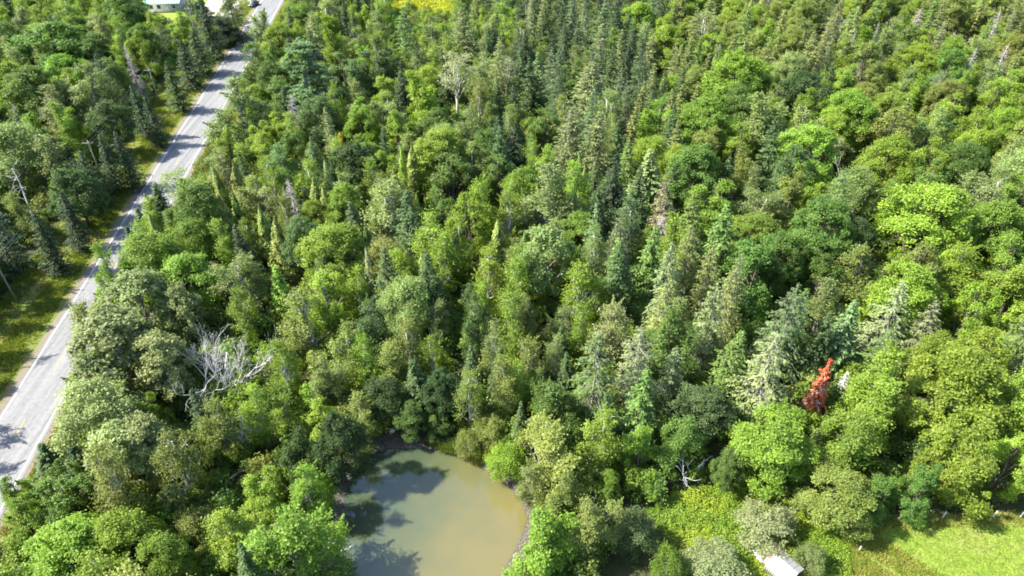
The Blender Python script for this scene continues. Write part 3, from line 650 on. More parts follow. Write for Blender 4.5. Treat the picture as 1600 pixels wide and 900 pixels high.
# ------------------------------------------------------------------ trees read off the photograph
# kind tone x y width [height] ; x,y = middle of a broad crown or tip of a conifer, in photograph pixels ; then label ; landmark phrase
TREES = '''
maple mid 88 74 88 ; large round mid-green maple crown in the top left corner of the wood ; the big round maple at top left
aspen silver 160 48 50
maple mid 152 86 54
aspen pale 32 108 55
maple mid 192 22 52
aspen grey 45 40 42
birch lime 66 18 44
birch lime 108 24 44
maple lime 84 34 30
aspen lime 130 4 40
aspen mid 10 60 44
maple lime 238 46 46 ; yellow-green round maple just below the green-roofed house ; the maple below the house
maple lime 221 78 42 12 ; yellow-green upright maple between the grey snag and the power pole ; the yellow-green upright maple
aspen lime 183 98 36
snag grey 197 72 22 14 ; narrow dead grey conifer standing among the trees left of the road ; the narrow grey snag
aspen pale 143 138 78 ; wide pale green aspen left of the road above the round bright maple ; the wide pale aspen
maple mid 50 146 72
maple vivid 102 196 62 ; round vivid green maple in the wood left of the road ; the round vivid maple
bare_tree grey 36 190 50 ; bare grey dead tree left of the round vivid maple ; the grey dead tree at left
maple dark 168 192 55
maple lime 282 38 40 9
spruce deep 312 -4 38 16 ; tall very dark spruce beside the pale yard by the house ; the dark spruce by the yard
old_spruce dark 356 -12 52 13 ; broad dark spruce at the roadside next to the driveway ; the broad dark roadside spruce
maple deep 346 44 48 8 ; dense very dark round tree at the roadside under the broad spruce ; the dense dark round tree
spruce dark 300 44 40 12
spruce deep 282 62 36 12
spruce dark 262 96 34 12
sparse grey 254 62 30 9
aspen pale 376 166 92 ; big pale green aspen on the right side of the road at its narrow stretch ; the big roadside aspen
aspen mid 402 102 58
aspen pale 413 44 42
maple lime 436 70 48
maple mid 424 132 50
pine blue 468 66 92 19 ; tall dark blue-green pine with drooping plumes right of the road ; the tall dark pine
larch pale 487 18 40
birch pale 512 30 48
spruce deep 549 20 28
spruce dark 591 8 24
old_spruce mid 629 10 46
maple blue 541 114 62
maple dark 590 96 74
aspen pale 676 58 62
larch pale 724 14 62 17 ; tall feathery pale larch below the golden meadow, right of it ; the feathery larch by the meadow
aspen vivid 626 108 28
aspen vivid 788 22 52
sparse grey 714 122 62 15 ; half-dead pale tree with thin grey leaves and a bare white trunk ; the half-dead white-trunked tree
sparse grey 790 120 44 ; thin greyish dying tree at the edge of the dark spruce hollow ; the thin tree by the dark hollow
birch silver 754 112 36
maple lime 652 152 80
bare_tree grey 675 176 32 7
aspen lime 525 165 42 13 ; upright yellow-green aspen just right of the tall dark pine ; the upright yellow-green aspen
aspen blue 494 186 54
maple lime 566 186 56
aspen pale 610 178 62
maple vivid 622 206 62
aspen mid 436 152 52
snag brown 452 150 26
maple lime 412 214 46
maple lime 436 200 44
maple lime 697 188 24
maple mid 766 186 38
birch olive 746 152 34
aspen gold 533 228 22 7 ; small golden yellow sapling among the green trees ; the golden sapling
spruce dark 855 10 32
spruce blue 842 84 36
spruce deep 862 58 34
spruce dark 830 92 36
spruce dark 815 76 34
spruce dark 905 34 34
spruce blue 945 -2 36
spruce dark 962 4 36
old_spruce brown 941 40 40 16 ; brownish dying spruce standing tall in the upper middle ; the brown dying spruce
larch pale 924 98 84 17 ; large pale feathery larch in the upper middle beside the dark hollow ; the large pale larch
spruce dark 958 76 36
spruce dark 985 16 32
larch pale 892 168 60 15
larch pale 930 176 62 15
maple lime 1000 36 54
maple lime 1041 52 52
birch grey 1008 66 34
sparse silver 1100 40 48 10 ; round silvery half-bare tree among yellow-green crowns, upper right ; the silvery half-bare tree
maple lime 1112 80 56
maple lime 1146 26 46
maple lime 1152 126 84
maple vivid 1104 192 82 ; broad bright green maple right of the slim spruces in the upper right ; the broad bright maple
aspen pale 1182 192 84
spruce olive 1066 68 28
old_spruce olive 1020 98 38
spruce dark 1041 110 28
snag silver 1080 116 18 9 ; small bleached dead conifer tip among the slim spruces ; the bleached dead tip
spruce olive 1068 134 34
spruce olive 1052 142 34
spruce dark 1020 142 30
spruce olive 1008 128 34
spruce olive 988 168 34
spruce dark 970 188 32
birch pale 948 178 50
maple dark 1256 146 60
aspen silver 1244 206 70 ; silvery aspen with pale stems in the upper right wood ; the silvery aspen
maple vivid 1330 188 72
maple olive 1390 208 92 ; broad olive green dome-shaped maple in the upper right wood ; the olive dome maple
maple lime 1298 206 52
aspen pale 1452 206 70
maple olive 1350 100 66
maple mid 1482 112 66
maple lime 1548 162 70
maple lime 1480 178 60
snag silver 1438 16 22 13
snag silver 1412 20 16 10
sparse silver 1392 46 24 8
bare_tree grey 1318 34 40 9
sparse grey 1340 120 30 9
bare_tree grey 1498 62 38 8
snag grey 1562 20 26 14
snag grey 1578 72 24 14
snag silver 1526 78 20 13
sparse grey 1466 134 26 9
aspen pale 24 238 86
aspen pale 86 250 76 ; wide pale aspen left of the road below the vivid maple ; the wide aspen left of the road
aspen olive 32 330 46
spruce deep 122 236 34
spruce deep 152 212 34
spruce deep 178 206 34
maple dark 118 300 60
maple mid 100 305 36
spruce deep 206 134 30
spruce deep 226 150 28
spruce deep 90 300 36
spruce deep 50 330 40
fir dark 236 288 40 9 ; small dark pointed fir standing out against the pale road ; the pointed fir against the road
fir dark 213 324 36 8 ; smaller dark fir against the road, left of the pointed one ; the smaller dark fir
fir dark 200 352 34 8
sparse pale 282 290 54 9
aspen lime 302 312 62
aspen lime 248 344 54
aspen vivid 168 420 50 13 ; bright aspen whose crown hides the road bend at left ; the aspen hiding the road
aspen vivid 238 404 78 ; large bright aspen right of the road above the silvery poplars ; the large bright aspen
aspen lime 272 424 50
aspen vivid 306 376 52
aspen vivid 206 440 50
maple vivid 388 250 52
aspen silver 350 264 54
cedar olive 335 258 22
cedar mid 362 300 22
spruce deep 372 352 40
fir vivid 384 402 40 8
aspen lime 414 240 52
aspen blue 442 256 62
snag grey 452 282 30
cedar pale 510 250 24
cedar olive 482 274 26
cedar olive 502 290 26
maple vivid 536 326 52
maple dark 552 264 66
cedar lime 623 230 18 13 ; very slim yellow-green cedar spire rising above its neighbours, upper middle ; the slim cedar spire
maple lime 602 266 50
birch pale 606 322 78 ; rounded pale birch thicket in the middle of the wood ; the rounded pale birch
maple mid 704 274 78
maple mid 782 276 66
maple lime 732 338 70 14 ; layered yellow-green maple standing in the middle of the wood ; the layered yellow-green maple
cedar olive 776 342 32 11 ; olive-brown slim cedar right of the layered yellow-green maple ; the olive-brown cedar
maple lime 530 396 82 ; broad vivid yellow-green maple, left middle of the wood ; the broad yellow-green maple
maple lime 492 342 36
maple blue 466 384 56 ; blue-green rounded maple left of the broad yellow-green one ; the blue-green maple
cedar olive 424 336 30
cedar olive 408 320 28
cedar grey 573 386 22 11 ; slim grey cedar spike right of the broad yellow-green maple ; the grey cedar spike
aspen olive 602 408 60
birch lime 672 374 60
birch lime 696 404 54
cedar mid 570 352 26
cedar lime 648 300 22
fir vivid 430 420 42 9 ; young bright green fir tip below the blue-green maple ; the young bright fir
birch lime 760 424 50
aspen pale 506 432 46
aspen silver 856 306 92 16 ; large pale olive poplar-like crown in the centre of the photo ; the large pale central crown
poplar pale 852 402 78 14
spruce deep 962 238 52
spruce dark 934 242 30
fir pale 1020 236 60 13
maple mid 960 298 42
spruce blue 930 318 36 14
birch blue 978 352 48 14 ; tall pale birch with a white stem right of the large central crown ; the white-stemmed birch
birch pale 922 392 44 14
aspen lime 1012 384 36
old_spruce brown 1046 282 48 14 ; brown dying spruce in the right middle of the wood ; the brown spruce in the middle
snag brown 1036 340 40 10 ; bare brown twiggy dead conifer below the brown dying spruce ; the twiggy brown snag
maple vivid 1118 322 92 ; large bright maple in the right middle, lit on its left ; the large bright maple
old_spruce olive 1086 350 56
old_spruce olive 1118 386 56
aspen pale 1178 290 48
maple vivid 1182 372 62
birch lime 832 250 30
birch lime 858 252 28
aspen blue 1228 266 74
bare_tree grey 1318 286 50 12 ; bare grey dead branches sticking out of a pale aspen, right middle ; the bare grey branches at right
aspen pale 1334 300 62
maple mid 1284 362 86
maple lime 1446 346 112 ; very large yellow-green maple in the right middle of the wood ; the very large yellow-green maple
aspen pale 1546 310 100 15 ; wide pale aspen with white forked trunk near the right edge ; the wide pale aspen at right
aspen olive 1346 424 84
maple olive 1436 424 84
maple vivid 1580 410 90 ; bright green maple cut by the right edge of the photo ; the bright maple at the right edge
maple lime 1382 258 72
maple lime 1446 250 62
maple mid 1388 312 54
maple mid 1284 432 62
maple mid 1220 404 62
maple dark 1336 372 52
aspen mid 1502 258 60
aspen pale 1580 250 60
poplar silver 184 540 120 14 ; large pale silvery poplar leaning over the road at left ; the big silvery poplar
poplar silver 218 470 92 13 ; pale silvery poplar behind the largest one, beside the road ; the second silvery poplar
poplar silver 150 596 74 11 ; pale silvery poplar at the road edge below the largest one ; the roadside silvery poplar
poplar silver 248 566 76 12
poplar silver 286 484 50 11
aspen vivid 128 628 60 9 ; bright green roadside aspen below the silvery poplars ; the bright roadside aspen
aspen vivid 374 486 56
maple lime 236 640 46 9
spruce deep 304 610 44 10
aspen olive 346 660 64 10
birch lime 404 640 46
birch lime 440 566 44
birch olive 478 492 74 13 ; broad olive birch right of the big white dead tree ; the broad olive birch
aspen pale 508 584 52
birch olive 546 548 54
aspen blue 582 500 58
birch lime 572 560 44
maple lime 526 500 46
birch olive 642 540 48
aspen pale 682 500 48
aspen blue 746 492 48 14 ; tall pale blue-green aspen above the pond's far bank ; the tall blue-green aspen
birch pale 772 540 40 13
birch lime 676 556 28
birch olive 732 616 46
birch olive 790 596 46
fir dark 652 566 56 10 ; dark fir in the shade above the pond's far bank ; the dark fir above the pond
maple dark 604 622 58 8
maple mid 640 646 50 6
maple dark 690 612 52 9
birch olive 610 570 50 10
maple mid 690 652 44 5
birch olive 566 640 46 8
maple lime 510 656 62 9
aspen lime 446 648 50
aspen pale 816 492 40
aspen pale 882 508 52
birch lime 906 512 42
aspen silver 956 508 76 ; rounded pale grey aspen above the two ragged spruces ; the pale grey aspen
ragged mid 938 522 100 16 ; big ragged spruce with bare whitish lower branches above the pond's right side ; the big ragged spruce
ragged sage 1008 510 92 15 ; ragged grey-green spruce, right neighbour of the big one with bare branches ; the second ragged spruce
birch lime 812 600 36
aspen mid 850 606 46
birch pale 870 560 34
old_spruce olive 1044 432 64
old_spruce sage 1120 446 70
old_spruce olive 1150 420 60
maple blue 1092 640 78 8 ; low dark blue-green bushy tree in the shade, lower right middle ; the low blue-green tree
aspen pale 1118 536 48
old_spruce blue 1246 446 84 16 ; tall grey-blue spruce in the right part of the wood ; the tall grey-blue spruce
ragged sage 1212 520 96 15 ; wide grey-green ragged spruce left of the red dead one ; the wide grey-green spruce
fir blue 1338 472 62 13 ; dark blue-green fir with a bare leaning tip above the red conifer ; the bare-tipped fir
ragged sage 1414 444 84 14 ; grey-green ragged spruce above the bright maples at lower right ; the grey-green ragged spruce
old_spruce sage 1468 474 64 13
old_spruce mid 1390 516 60 11
maple vivid 1336 682 108 11 ; large bright green maple directly below the red dead conifer ; the maple below the red conifer
maple lime 1486 606 120 14 ; huge yellow-green maple near the right edge, lower part ; the huge yellow-green maple
maple lime 1574 624 96
maple lime 1448 566 64
maple lime 1508 700 110 12 ; broad yellow-green maple over the fence at lower right ; the broad maple over the fence
maple lime 1580 718 80
maple vivid 1206 690 104 11 ; dense green maple left of the one below the red conifer ; the dense green maple
maple mid 1444 762 62 9
maple olive 1308 774 96 7.5 ; mid-sized olive maple at the corner of the field fence ; the maple at the field corner
maple mid 1380 770 60 7
fir dark 64 694 52 6
fir deep 106 700 58 7 ; very dark broad fir bush at the road edge, bottom left ; the dark fir bush
poplar silver 186 706 92 11 ; pale poplar with whitish leaves in the lower left ; the whitish poplar
poplar silver 232 690 74 11
maple mid 108 782 96 10
maple vivid 40 812 80 9
maple lime 108 874 118 10 ; yellow-green round maple in the bottom left corner ; the bottom-left maple
maple lime 194 852 92 10 ; bright round maple second from the left in the bottom row ; the second bottom-left maple
maple vivid 262 876 68 9
maple vivid 30 772 54 8
maple mid 112 750 60 9
poplar silver 272 780 34 6
willow olive 300 816 62
aspen lime 366 836 90 10
bare_tree silver 374 668 52 8 ; pale bare forked snag above the bushes left of the pond ; the forked snag
aspen vivid 460 838 122 11 ; largest bright green aspen on the left bank of the pond ; the aspen on the left bank
aspen lime 480 766 72 10
maple lime 416 762 72 9
maple dark 472 704 64 9
maple dark 526 690 66 11 ; dark shaded maple on the far left corner of the pond ; the dark maple by the pond
willow lime 788 712 56 5.5 ; yellow-green willow bush leaning over the right end of the pond ; the leaning willow
willow olive 732 688 40 4
willow olive 770 668 46 5
aspen olive 862 704 104 11 ; broad olive-green round tree on the right bank of the pond ; the round tree on the right bank
aspen olive 926 806 84 10 ; yellowish olive tree behind the dense one at the bottom of the right bank ; the yellowish olive tree
maple vivid 852 846 128 10 ; dense bright maple at the bottom edge on the pond's right bank ; the dense maple at the bottom
aspen olive 880 766 60 8
aspen pale 828 742 50 8
maple vivid 1002 696 58 10 ; bright green maple right of the pinkish dead bush ; the maple by the pinkish bush
maple vivid 952 756 32 6
maple mid 1140 730 42 7
willow blue 994 822 60 6 ; pale blue-green bush right of the yellowish olive tree, near the bottom ; the blue-green bush
willow vivid 1044 876 50 5
willow grey 1122 876 78 4.5 ; wide greyish willow bush left of the shed ; the greyish willow left of the shed
willow grey 1200 818 80 4.6 ; round pale grey willow bush hiding the top of the shed ; the grey willow over the shed
willow pale 1268 868 42 4 ; small pale bush against the right side of the shed ; the bush right of the shed
willow vivid 1206 878 18 2
'''

placed = []          # dict(kind, tone, x, y, W, h, col, label, lm)
def default_h(kind, W):
    if kind in ('maple', 'aspen', 'poplar', 'sparse'): return float(np.clip(0.82 * W + 5.6, 5, 15.5))
    if kind == 'birch': return float(np.clip(1.1 * W + 6.5, 7, 14))
    if kind == 'willow': return float(np.clip(0.8 * W + 0.6, 2, 6))
    if kind == 'cedar': return float(np.clip(2.4 * W + 4.5, 7, 12))
    if kind == 'larch': return 15.0
    if kind == 'snag': return 12.0
    if kind == 'bare_tree': return float(np.clip(1.1 * W + 1, 5, 11))
    if kind == 'shrub': return 0.7 * W
    return float(np.clip(2.0 * W + 4.0, 8, 16))
def tree_col(r, tone, kind=''):
    c = np.array(TONE[tone]) * (0.82 if kind in ('spruce', 'old_spruce', 'ragged', 'larch') and tone in ('olive', 'pale') else 1.0); k = np.exp(r.normal() * 0.11); return c * k * np.exp(r.normal(size=3) * 0.035)

tr = np.random.default_rng(77)
for line in TREES.strip().splitlines():
    parts = [q.strip() for q in line.split(';')]; f = parts[0].split()
    kind, tone = f[0], f[1]; px, py, w = float(f[2]), float(f[3]), float(f[4]); h = float(f[5]) if len(f) > 5 else None
    hh = h or 11.0
    for _ in range(4):
        zz = hh if kind in CONE else hh * 0.62
        x, y, t = P(px, py, zz); W = w * t * (1.0 if kind in CONE else 1.06)
        if h is None: hh = default_h(kind, W)
    placed.append(dict(kind=kind, tone=tone, x=x, y=y, W=W, h=hh, col=tree_col(tr, tone, kind), label=parts[1] if len(parts) > 1 else None, lm=parts[2] if len(parts) > 2 else None, hero=True))

# tall trees along the left verge that shade it and the road
vr = np.random.default_rng(15)
yy_ = 40.0
while yy_ < 104:
    kd, tn = [('aspen', 'mid'), ('maple', 'dark'), ('aspen', 'mid'), ('maple', 'mid'), ('old_spruce', 'deep')][vr.integers(5)]
    W_ = vr.uniform(5.0, 6.6); x_ = road_left(yy_) - 11.0 - W_ * 0.25 - vr.uniform(0, 1.5)
    q_ = to_px(x_, yy_, 9.0)
    if not (5 < q_[0] < 90 and 250 < q_[1] < 400):
        placed.append(dict(kind=kd, tone=tn, x=x_, y=yy_, W=W_, h=vr.uniform(12.5, 16.0), col=tree_col(vr, tn, kd), label=None, lm=None, hero=False))
    yy_ += vr.uniform(3.2, 7.0)
for yy_, x_, h_ in ((44, -74.5, 15.5), (49, -73.0, 14.5), (53.5, -74.0, 15.5), (58, -75.5, 14.5)):
    placed.append(dict(kind='aspen', tone='mid', x=x_, y=yy_, W=6.0, h=h_, col=tree_col(vr, 'mid'), label=None, lm=None, hero=False))
# ---- fill the rest of the wood between them
def blocked(x, y, W, low=52.0):
    o = x - road_left(y)
    if -11.6 - W * 0.38 < o < ROAD_W + 3.0 + W * 0.30: return True
    q = np.array([x]), np.array([y])
    if -32 < x < 14 and y < 74 and sdf_pond(*q)[0] < 1.5 + W * 0.36: return True
    for poly, mrg, ok in ((FIELD, 0.42, y < 58 and x > 8), (WEEDS, 0.36, y < 62 and x > 0), (YARD, 0.3, y > 208 and x < -75), (LAWN, 0.3, y > 208 and x < -90), (MEADOW, 0.3, y > 222 and -60 < x < 5)):
        if ok and (inside(poly, *q)[0] or dist_poly(poly, *q)[0] < W * mrg): return True
    if 10 < x < 62 and y < low: return True
    return False

def zone(x, y, r):
    px, py, _ = to_px(x, y, 8.0)
    o = x - road_left(y)
    if o < 0:                                              # left of the road
        if o > -19: return [('old_spruce', 'deep', 2), ('spruce', 'dark', 1.5), ('maple', 'dark', 4), ('aspen', 'mid', 3), ('maple', 'mid', 2)]
        return [('aspen', 'pale', 3), ('maple', 'mid', 3), ('aspen', 'lime', 5), ('maple', 'lime', 4), ('maple', 'vivid', 2), ('birch', 'lime', 2), ('spruce', 'dark', .8), ('aspen', 'silver', 1), ('sparse', 'grey', .2)]
    if py < 235 and 770 < px < 1010 + (235 - py) * 0.1:
        return [('old_spruce', 'dark', 3), ('spruce', 'dark', 1.5), ('spruce', 'deep', 1.5), ('old_spruce', 'blue', 1.5), ('old_spruce', 'olive', 1.5), ('larch', 'pale', 1), ('maple', 'mid', 2), ('birch', 'olive', 1.5), ('aspen', 'pale', 1.5), ('snag', 'brown', .2)]
    if py < 120 and px >= 960:
        return [('spruce', 'olive', 3), ('maple', 'lime', 6), ('spruce', 'mid', 2), ('aspen', 'lime', 4), ('old_spruce', 'olive', 2), ('maple', 'olive', 4), ('aspen', 'pale', 2), ('spruce', 'dark', 1), ('snag', 'grey', .5), ('larch', 'pale', 1), ('cedar', 'olive', 1)]
    if py < 240 and px >= 960:
        k = 3 if px < 1120 else 0.8
        return [('spruce', 'olive', k), ('maple', 'lime', 4), ('maple', 'vivid', 2), ('maple', 'olive', 3), ('aspen', 'lime', 3), ('aspen', 'pale', 2), ('spruce', 'dark', k * .5), ('maple', 'mid', 2), ('sparse', 'grey', .25)]
    if px >= 1150: return [('maple', 'mid', 4), ('maple', 'vivid', 3), ('maple', 'lime', 2), ('maple', 'olive', 2), ('aspen', 'pale', 2), ('old_spruce', 'mid', 1), ('spruce', 'dark', .6), ('aspen', 'lime', 2)]
    if px >= 960 and py < 680: return [('old_spruce', 'sage', 3), ('spruce', 'mid', 1), ('maple', 'mid', 2), ('aspen', 'pale', 3), ('aspen', 'lime', 1.5), ('old_spruce', 'brown', .4), ('maple', 'vivid', 1.5), ('spruce', 'dark', .8)]
    if py < 240: return [('maple', 'mid', 3), ('aspen', 'pale', 4), ('aspen', 'lime', 4), ('maple', 'lime', 3), ('spruce', 'deep', 1.2), ('spruce', 'dark', 1.2), ('birch', 'lime', 3), ('larch', 'pale', .5), ('maple', 'blue', 1.5)]
    if py < 470: return [('maple', 'lime', 3), ('maple', 'mid', 2), ('cedar', 'olive', 1.0), ('cedar', 'mid', .5), ('birch', 'lime', 4), ('aspen', 'pale', 2), ('spruce', 'dark', 1.5), ('maple', 'vivid', 2), ('aspen', 'lime', 3), ('birch', 'olive', 1.5)]
    return [('birch', 'olive', 3), ('birch', 'lime', 3), ('aspen', 'pale', 3), ('aspen', 'lime', 2), ('maple', 'lime', 1.5), ('maple', 'mid', 1.5), ('fir', 'dark', 1)]

SIZE = {'maple': (6.0, 9.6), 'aspen': (5.6, 8.8), 'birch': (4.2, 6.2), 'poplar': (5, 7), 'sparse': (3.5, 5), 'willow': (2.5, 4), 'spruce': (4.2, 6.0), 'old_spruce': (4.8, 6.8),
        'fir': (2.6, 3.8), 'larch': (4, 5.5), 'cedar': (2.6, 3.6), 'pine': (5, 7), 'snag': (2.2, 3), 'bare_tree': (4, 6)}
cell = 6.0; gridh = {}
def reg(t): gridh.setdefault((int(t['x'] // cell), int(t['y'] // cell)), []).append(t)
for t in placed: reg(t)
def crowded(x, y, W, f):
    i, j = int(x // cell), int(y // cell)
    for a in (-2, -1, 0, 1, 2):
        for b in (-2, -1, 0, 1, 2):
            for t in gridh.get((i + a, j + b), ()):
                if (t['x'] - x) ** 2 + (t['y'] - y) ** 2 < (f * (t['W'] + W)) ** 2: return True
    return False
fr = np.random.default_rng(123)
# what the photograph shows in plain view: no other tree stands in front of these
CLEAR = [(278, 488, 412, 612), (1258, 562, 1308, 650), (1055, 700, 1105, 752), (950, 695, 988, 730), (350, 645, 396, 742), (12, 262, 74, 372), (232, 112, 254, 166), (233, -20, 278, 15), (388, -10, 408, 12), (322, 10, 346, 22), (630, -10, 690, 22), (280, 180, 318, 252), (326, 110, 352, 175), (356, 50, 385, 105), (395, -5, 436, 40)]
heroes = placed[:]
for q in heroes: q['px'], q['py'], q['dep'] = to_px(q['x'], q['y'], q['h'] * 0.6)
for n in range(15000):
    y = 14 + 300 * fr.uniform() ** 0.85; half = 46 + y * 0.86
    x = fr.uniform(-half, half)
    zn = zone(x, y, fr); wts = np.array([q[2] for q in zn], float); kind, tone, _ = zn[fr.choice(len(zn), p=wts / wts.sum())]
    lo, hi = SIZE[kind]; W = fr.uniform(lo, hi)
    if kind in ('maple', 'aspen') and to_px(x, y, 8.0)[0] > 1100: W *= 1.14
    if n > 8000: W *= 0.84
    if crowded(x, y, W, 0.40 if n < 9000 else 0.36) or blocked(x, y, W): continue
    h = default_h(kind, W) * fr.uniform(0.85, 1.12) * (0.95 if x < road_left(y) else 1.0)
    px, py, dep = to_px(x, y, h * 0.6)
    if any(a - 0.56 * W * F / dep < px < c + 0.56 * W * F / dep and b - 0.1 * W * F / dep < py < d + 0.45 * (W + h * 0.5) * F / dep for a, b, c, d in CLEAR): continue
    bx, by, _ = to_px(x, y, 0.0)
    if 785 < bx < 862 and 165 < by < 238: continue          # the dark hollow among the spruces
    if any(abs(q['px'] - px) < 0.33 * q['W'] * F / q['dep'] and abs(q['py'] - py) < 0.33 * q['W'] * F / q['dep'] for q in heroes if q['dep'] > dep): continue
    if px > 500 and px < 1010 and py > 690: continue       # keep the pond's surroundings as read off the photograph
    t = dict(kind=kind, tone=tone, x=x, y=y, W=W, h=h, col=tree_col(fr, tone, kind), label=None, lm=None, hero=False)
    placed.append(t); reg(t)

# ---- which ones are things of their own, which form the far wood
counts = {}
for t in placed:
    px, py, dep = to_px(t['x'], t['y'], t['h'] * 0.6); t['px'], t['py'], t['dep'] = px, py, dep
    t['inframe'] = -25 < px < 1625 and -10 < py < 930
    t['app'] = t['W'] / dep
order = sorted(placed, key=lambda t: (not t['hero'], -t['app']))
solo, mass = [], []
for t in order:
    c = counts.get(t['kind'], 0)
    if t['hero'] or (t['inframe'] and c < 290 and len(solo) < 1150): solo.append(t); counts[t['kind']] = c + 1
    else: mass.append(t)
print('trees', len(placed), 'single', len(solo), 'mass', len(mass), counts)

# ---- labels: look first, then where it stands relative to a tree or thing one can find
LM = [(t['px'], t['py'], t['lm']) for t in solo if t['lm']]
LM += [(345, 552, 'the big white dead tree'), (1285, 608, 'the red dead conifer'), (255, 10, 'the green-roofed house'), (1222, 876, 'the white shed roof'),
       (612, 690, "the pond's far bank"), (1080, 720, 'the broken white snag'), (660, 8, 'the golden meadow'), (965, 708, 'the pinkish dead bush'), (398, 6, 'the parked car'), (240, 140, 'the leaning power pole'), (1440, 806, 'the field fence')]
def size_word(t):
    lo, hi = SIZE.get(t['kind'], (3, 6)); f = (t['W'] - lo) / (hi - lo)
    return 'small ' if f < 0.2 else ('large ' if f > 0.85 else '')
keys = {}
for t in solo:
    if t['label']: continue
    b = min(LM, key=lambda q: (q[0] - t['px']) ** 2 + (q[1] - t['py']) ** 2)
    dx, dy = t['px'] - b[0], t['py'] - b[1]
    if abs(dx) > abs(dy): d = 'right of' if dx > 0 else 'left of'
    else: d = 'in front of' if dy > 0 else 'behind'
    look = size_word(t) * (len(b[2].split()) < 6 and t['kind'] not in ('old_spruce', 'sparse')) + TONE_WORD[t['tone']] + ' ' + KIND[t['kind']][1]
    if t['kind'] in ('snag', 'bare_tree'): look = size_word(t) + {'grey': 'grey', 'silver': 'bleached', 'brown': 'brown'}.get(t['tone'], 'grey') + ' ' + KIND[t['kind']][1]
    keys.setdefault((look, d, b[2]), []).append((math.hypot(dx, dy), id(t), t))
ORD = ['', 'second ', 'third ', 'fourth ', 'fifth ', 'sixth ', 'seventh ', 'eighth ', 'ninth ', 'tenth ', 'eleventh ', 'twelfth ', 'thirteenth ', 'fourteenth ']
for (look, d, lm), lst in keys.items():
    lst.sort()
    for i, (_, _, t) in enumerate(lst):
        if len(lst) == 1: t['label'] = '%s %s %s' % (look, d, lm)
        else: t['label'] = '%s, %s %s %s' % (look, (ORD[i] + 'nearest') if i < 14 else 'farther off', d, lm)

def place(t, r):
    protos, W0, h0 = PROTO[t['kind']]; name, _, cat, grp = KIND[t['kind']]
    k = r.integers(len(protos)); cr, tk = protos[k]
    z = t['z']
    e = empty(name, (t['x'], t['y'], z - 0.05), r.uniform(0, 6.28), (t['W'] / W0, t['W'] / W0, t['h'] / h0))
    e.rotation_euler[0] = r.normal() * 0.025; e.rotation_euler[1] = r.normal() * 0.025
    tag(e, t['label'], cat, grp)
    c = link('branches' if t['kind'] in ('snag', 'bare_tree') else 'crown', cr, e); c['leaf_colour'] = [float(v) for v in t['col']]
    link('trunk', tk, e)
    return e
pr = np.random.default_rng(9)
gz_ = ground_z(np.array([t['x'] for t in solo]), np.array([t['y'] for t in solo]))
for t, z_ in zip(solo, gz_): t['z'] = float(z_); place(t, pr)

# ---- the far wood and the undergrowth: one object each, same trees instanced on points
def instanced(name, kinds, items, label, cat, seed):
    r = np.random.default_rng(seed)
    lib = bpy.data.collections.new(name + '_library'); index = {}; n = 0; names = []
    for kd in kinds:
        for k, (cr, tk) in enumerate(PROTO[kd][0][:3]):
            nm = '%s_%03d' % (name, n); me = merge_mesh(nm, cr, tk) if 'v' in cr.attributes else cr
            lib.objects.link(bpy.data.objects.new(nm, me)); index.setdefault(kd, []).append(n); n += 1
    me = bpy.data.meshes.new(name); me.vertices.add(len(items))
    co = []; ix = []; sc = []; ro = []; cl = []
    for t in items:
        protos, W0, h0 = PROTO[t['kind']]
        co.append((t['x'], t['y'], -0.05)); ix.append(int(r.choice(index[t['kind']])))
        sc.append((t['W'] / W0, t['W'] / W0, t['h'] / h0)); ro.append((r.normal() * .02, r.normal() * .02, r.uniform(0, 6.28))); cl.append(tuple(t['col']) + (1.0,))
    co = np.array(co); co[:, 2] += ground_z(co[:, 0], co[:, 1])
    me.vertices.foreach_set('co', co.astype(np.float32).ravel())
    a = me.attributes.new('pick', 'INT', 'POINT'); a.data.foreach_set('value', np.array(ix, np.int32))
    a = me.attributes.new('scl', 'FLOAT_VECTOR', 'POINT'); a.data.foreach_set('vector', np.array(sc, np.float32).ravel())
    a = me.attributes.new('rot', 'FLOAT_VECTOR', 'POINT'); a.data.foreach_set('vector', np.array(ro, np.float32).ravel())
    a = me.attributes.new('leaf_colour', 'FLOAT_COLOR', 'POINT'); a.data.foreach_set('color', np.array(cl, np.float32).ravel())
    ng = bpy.data.node_groups.new(name, 'GeometryNodeTree')
    ng.interface.new_socket('Geometry', in_out='INPUT', socket_type='NodeSocketGeometry'); ng.interface.new_socket('Geometry', in_out='OUTPUT', socket_type='NodeSocketGeometry')
    gi = ng.nodes.new('NodeGroupInput'); go = ng.nodes.new('NodeGroupOutput'); ci = ng.nodes.new('GeometryNodeCollectionInfo')
    ci.inputs['Collection'].default_value = lib; ci.inputs['Separate Children'].default_value = True; ci.inputs['Reset Children'].default_value = True
    ip = ng.nodes.new('GeometryNodeInstanceOnPoints'); ip.inputs['Pick Instance'].default_value = True
    def att(nm, ty):
        q = ng.nodes.new('GeometryNodeInputNamedAttribute'); q.data_type = ty; q.inputs['Name'].default_value = nm; return q.outputs['Attribute']
    Lk = ng.links.new
    Lk(gi.outputs[0], ip.inputs['Points']); Lk(ci.outputs[0], ip.inputs['Instance']); Lk(att('pick', 'INT'), ip.inputs['Instance Index'])
    er = ng.nodes.new('FunctionNodeEulerToRotation'); Lk(att('rot', 'FLOAT_VECTOR'), er.inputs[0]); Lk(er.outputs[0], ip.inputs['Rotation'])
    Lk(att('scl', 'FLOAT_VECTOR'), ip.inputs['Scale']); Lk(ip.outputs[0], go.inputs[0])
    o = link(name, me); md = o.modifiers.new('scatter', 'NODES'); md.node_group = ng
    return tag(o, label, cat, kind='stuff')
